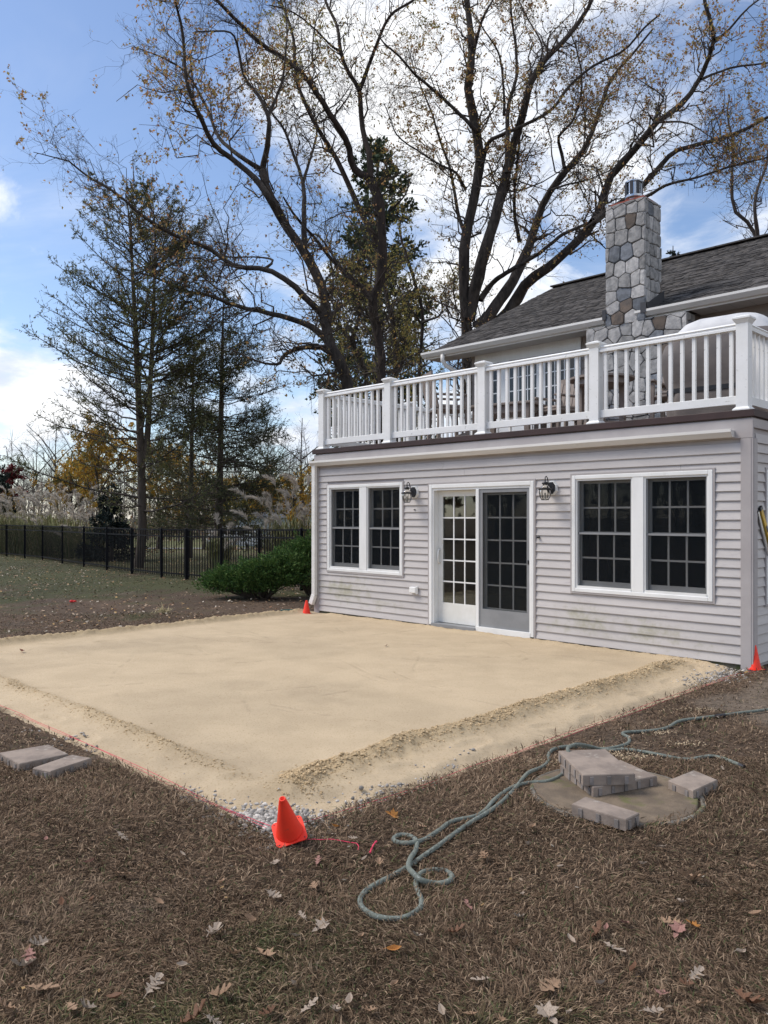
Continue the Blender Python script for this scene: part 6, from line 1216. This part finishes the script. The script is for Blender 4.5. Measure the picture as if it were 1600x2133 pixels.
for i, (px, y0, top, rad, lb) in enumerate([(40, 62, 945, 3.0, 'wide bare tree low in the gap left of the twin-trunked larch'), (118, 58, 865, 3.0, 'tall thin bare tree left of the twin-trunked larch'), (78, 70, 905, 3.2, 'bare tree farthest back in the gap at the left'), (165, 66, 885, 3.0, 'bare tree partly behind the golden tree'), (560, 60, 880, 3.4, 'bare tree behind the darker larch, left of the house'), (630, 56, 850, 3.6, 'bare tree behind the leaning maple trunk')]):
    crown_tree('bare_tree', lb, px, y0, top, rad, 85 + i, 0, YEL, .1, 'bare trees beyond the fence', trunk_r=.14, nb=30)
# far woods: one brown-grey mass of trunks and twigs
rg = np.random.default_rng(99); N = 420; x = rg.uniform(-85, 40, N); y = rg.uniform(74, 120, N); h = rg.uniform(5, 10.5, N); z = gz(x, y); K = 5; u = np.linspace(0, 1, K)
P0 = np.stack([x[:, None] + rg.normal(size=(N, K)) * .25 * u, y[:, None] + 0 * u[None], z[:, None] + h[:, None] * u[None]], -1); R0 = (.10 * rg.uniform(.6, 1.5, N))[:, None] * np.linspace(1, .15, K)[None]
P1, R1 = spawn(P0, R0, 4200, 3.4, rg, (22, 55), .35, 3, .15, .5, .3, .022, .4); P2, R2 = spawn(P1, R1, 15000, 1.6, rg, (20, 60), .3, 2, .1, .6, .3, .014, .6)
V0, Q0 = tubes(P0, R0, 5); V1, Q1 = tubes(P1, R1, 3); V2, Q2 = tubes(P2, R2, 3)
soup('far_woods', np.concatenate([V0, V1, V2]), [np.concatenate([Q0, Q1 + len(V0), Q2 + len(V0) + len(V1)])], M_TWIGG, kind='stuff')
n = 15000; c = np.stack([rg.uniform(-85, 40, n), rg.uniform(72, 110, n), np.abs(rg.normal(size=n)) * 1.5 - .7], -1); V, Q = leaf_quads(c, rg.uniform(.2, .5, n), rg)
soup('undergrowth', V, [Q], M_LEAF, tint=np.repeat(pick([[.13, .10, .08], [.17, .12, .09], [.10, .09, .06], [.20, .11, .06]], n, rg), 4, 0), kind='stuff')
n = 4200; y = rg.uniform(35, 60, n); x = rg.uniform(-.62, -.06, n) * y; m_ = fbm(x, y, .35, 44) > .5; x, y = x[m_], y[m_]; n = len(x); c = np.stack([x, y, gz(x, y) + np.abs(rg.normal(size=n)) * .05], -1); V, Q = leaf_quads(c, rg.uniform(.08, .22, n), rg)
soup('leaf_litter', V, [Q], M_LITTER, tint=np.repeat(pick([[.26, .17, .10], [.20, .13, .08], [.30, .22, .14], [.14, .13, .06]], n, rg), 4, 0), kind='stuff')
# unseen woods added left of the frame so the windows mirror trees, not bright sky
m_ = 70; x = rg.uniform(-62, -30, m_); y = rg.uniform(-38, 17, m_); h = rg.uniform(6, 11, m_); u = np.linspace(0, 1, 4); P0 = np.stack([x[:, None] + rg.normal(size=(m_, 4)) * .3 * u, y[:, None] + rg.normal(size=(m_, 4)) * .3 * u, h[:, None] * u[None]], -1); R0 = .18 * np.ones((m_, 1)) * np.linspace(1, .2, 4)[None]
P1, R1 = spawn(P0, R0, 900, 3.6, rg, (25, 60), .3, 3, .2, .5, .3, .03, .4); V0, Q0 = tubes(P0, R0, 5); V1, Q1 = tubes(P1, R1, 3); k = rg.integers(0, len(P1), 7000); c = P1[k, rg.integers(1, 3, 7000)] + rg.normal(size=(7000, 3)) * .7; V2, Q2 = leaf_quads(c, rg.uniform(.35, .9, 7000), rg)
V = np.concatenate([V0, V1, V2]); soup('far_woods', V, [np.concatenate([Q0, Q1 + len(V0), Q2 + len(V0) + len(V1)])], M_LEAF, tint=np.concatenate([np.tile([.09, .075, .06], (len(V0) + len(V1), 1)), np.repeat(pick([[.11, .08, .045], [.14, .09, .05], [.07, .075, .04]], 7000, rg), 4, 0)]), kind='stuff')
# road across the far field, draped on the slope
rx = np.linspace(-60, 10, 60); V = []; 
for xx in rx:
    for dy in (-1.6, 1.6): yy = 58 + dy + .03 * xx; V.append((xx, yy, float(gz(xx, yy)) + .03))
soup('road', np.array(V), [np.array([[2 * i, 2 * i + 2, 2 * i + 3, 2 * i + 1] for i in range(59)])], M_ROAD, kind='structure')
# far house and car
fy = 64.0; fxm = (612 - 800) / F * fy; zb = float(gz(fxm, fy)); t = thing('far_house', 'low blue-grey house far behind the plume grass at the house corner', 'house', (fxm, fy, zb), 0)
MB().box(-4.4, 0, 0, 4.4, 6, 2.3).build('wall', M_FARW, t); MB().add([(-4.8, -.4, 2.3), (4.8, -.4, 2.3), (4.8, 6.4, 2.3), (-4.8, 6.4, 2.3), (-4.8, 3, 4.2), (4.8, 3, 4.2)], [(0, 1, 5, 4), (2, 3, 4, 5), (0, 4, 3), (1, 2, 5), (3, 2, 1, 0)]).build('roof', M_FARR, t)
for k in range(4): w_ = MB().box(-3.6 + k * 2, -.05, .8, -2.7 + k * 2, .02, 1.8).build('window', M_WHITE, t); MB().box(-3.52 + k * 2, -.06, .88, -2.78 + k * 2, -.051, 1.72).build('pane', M_CARG, w_)
MB().box(3.2, -.05, 0, 4.0, .02, 1.9).build('door', M_CREAM, t)
cy = 52.0; cx = (503 - 800) / F * cy; t = thing('parked_car', 'white car parked far off, seen between the larch and the plume grass', 'car', (cx, cy, float(gz(cx, cy)) + .02), R(20))
prof = [(-2.15, .30), (-2.2, .62), (-2.12, .92), (-1.95, .98), (-1.55, 1.48), (-1.2, 1.56), (.3, 1.54), (1.0, 1.02), (1.95, .88), (2.15, .66), (2.15, .30)]
def slab_y(P, y0, y1, ins=0): n = len(P); return [(x, y0, z) for x, z in P] + [(x, y1, z) for x, z in P], [tuple(range(n)), tuple(range(2 * n - 1, n - 1, -1))] + [(k, k + n, (k + 1) % n + n, (k + 1) % n) for k in range(n)]
MB().add(*slab_y(prof, -.86, .86)).build('body', M_CARW, t, bevel=.06)
for s_ in (-1, 1):
    MB().add(*slab_y([(-1.6, 1.02), (-1.42, 1.42), (-.5, 1.45), (-.5, 1.02)], s_ * .862, s_ * .872)).build('window', M_CARG, t); MB().add(*slab_y([(-.42, 1.02), (-.42, 1.45), (.25, 1.44), (.85, 1.02)], s_ * .862, s_ * .872)).build('window', M_CARG, t)
    for xw in (-1.35, 1.35):
        w_ = bpy.data.objects.new('wheel', MB().lathe([(.30, -.1), (.33, -.07), (.33, .07), (.30, .1)], 20).mesh('wheel', M_TYRE)); w_.location = (xw, s_ * .82, .33); w_.rotation_euler = (R(90), 0, 0); link(w_, t); MB().lathe([(.2, -.105), (.2, .105)], 16).build('rim', M_STEEL, w_)
    MB().box(-2.215, s_ * .72 - .12, .66, -2.15, s_ * .72 + .12, .86).build('tail_light', M_RED, t)
MB().add([(-1.985, -.7, 1.03), (-1.985, .7, 1.03), (-1.60, .62, 1.46), (-1.60, -.62, 1.46)], [(0, 3, 2, 1)]).build('rear_window', M_CARG, t); MB().box(-2.24, -.8, .38, -2.16, .8, .56).build('bumper', M_CARW, t)

for o in C.objects:
    if o.parent is None and o.get('category') and not o.get('kind'): o['kind'] = 'thing'
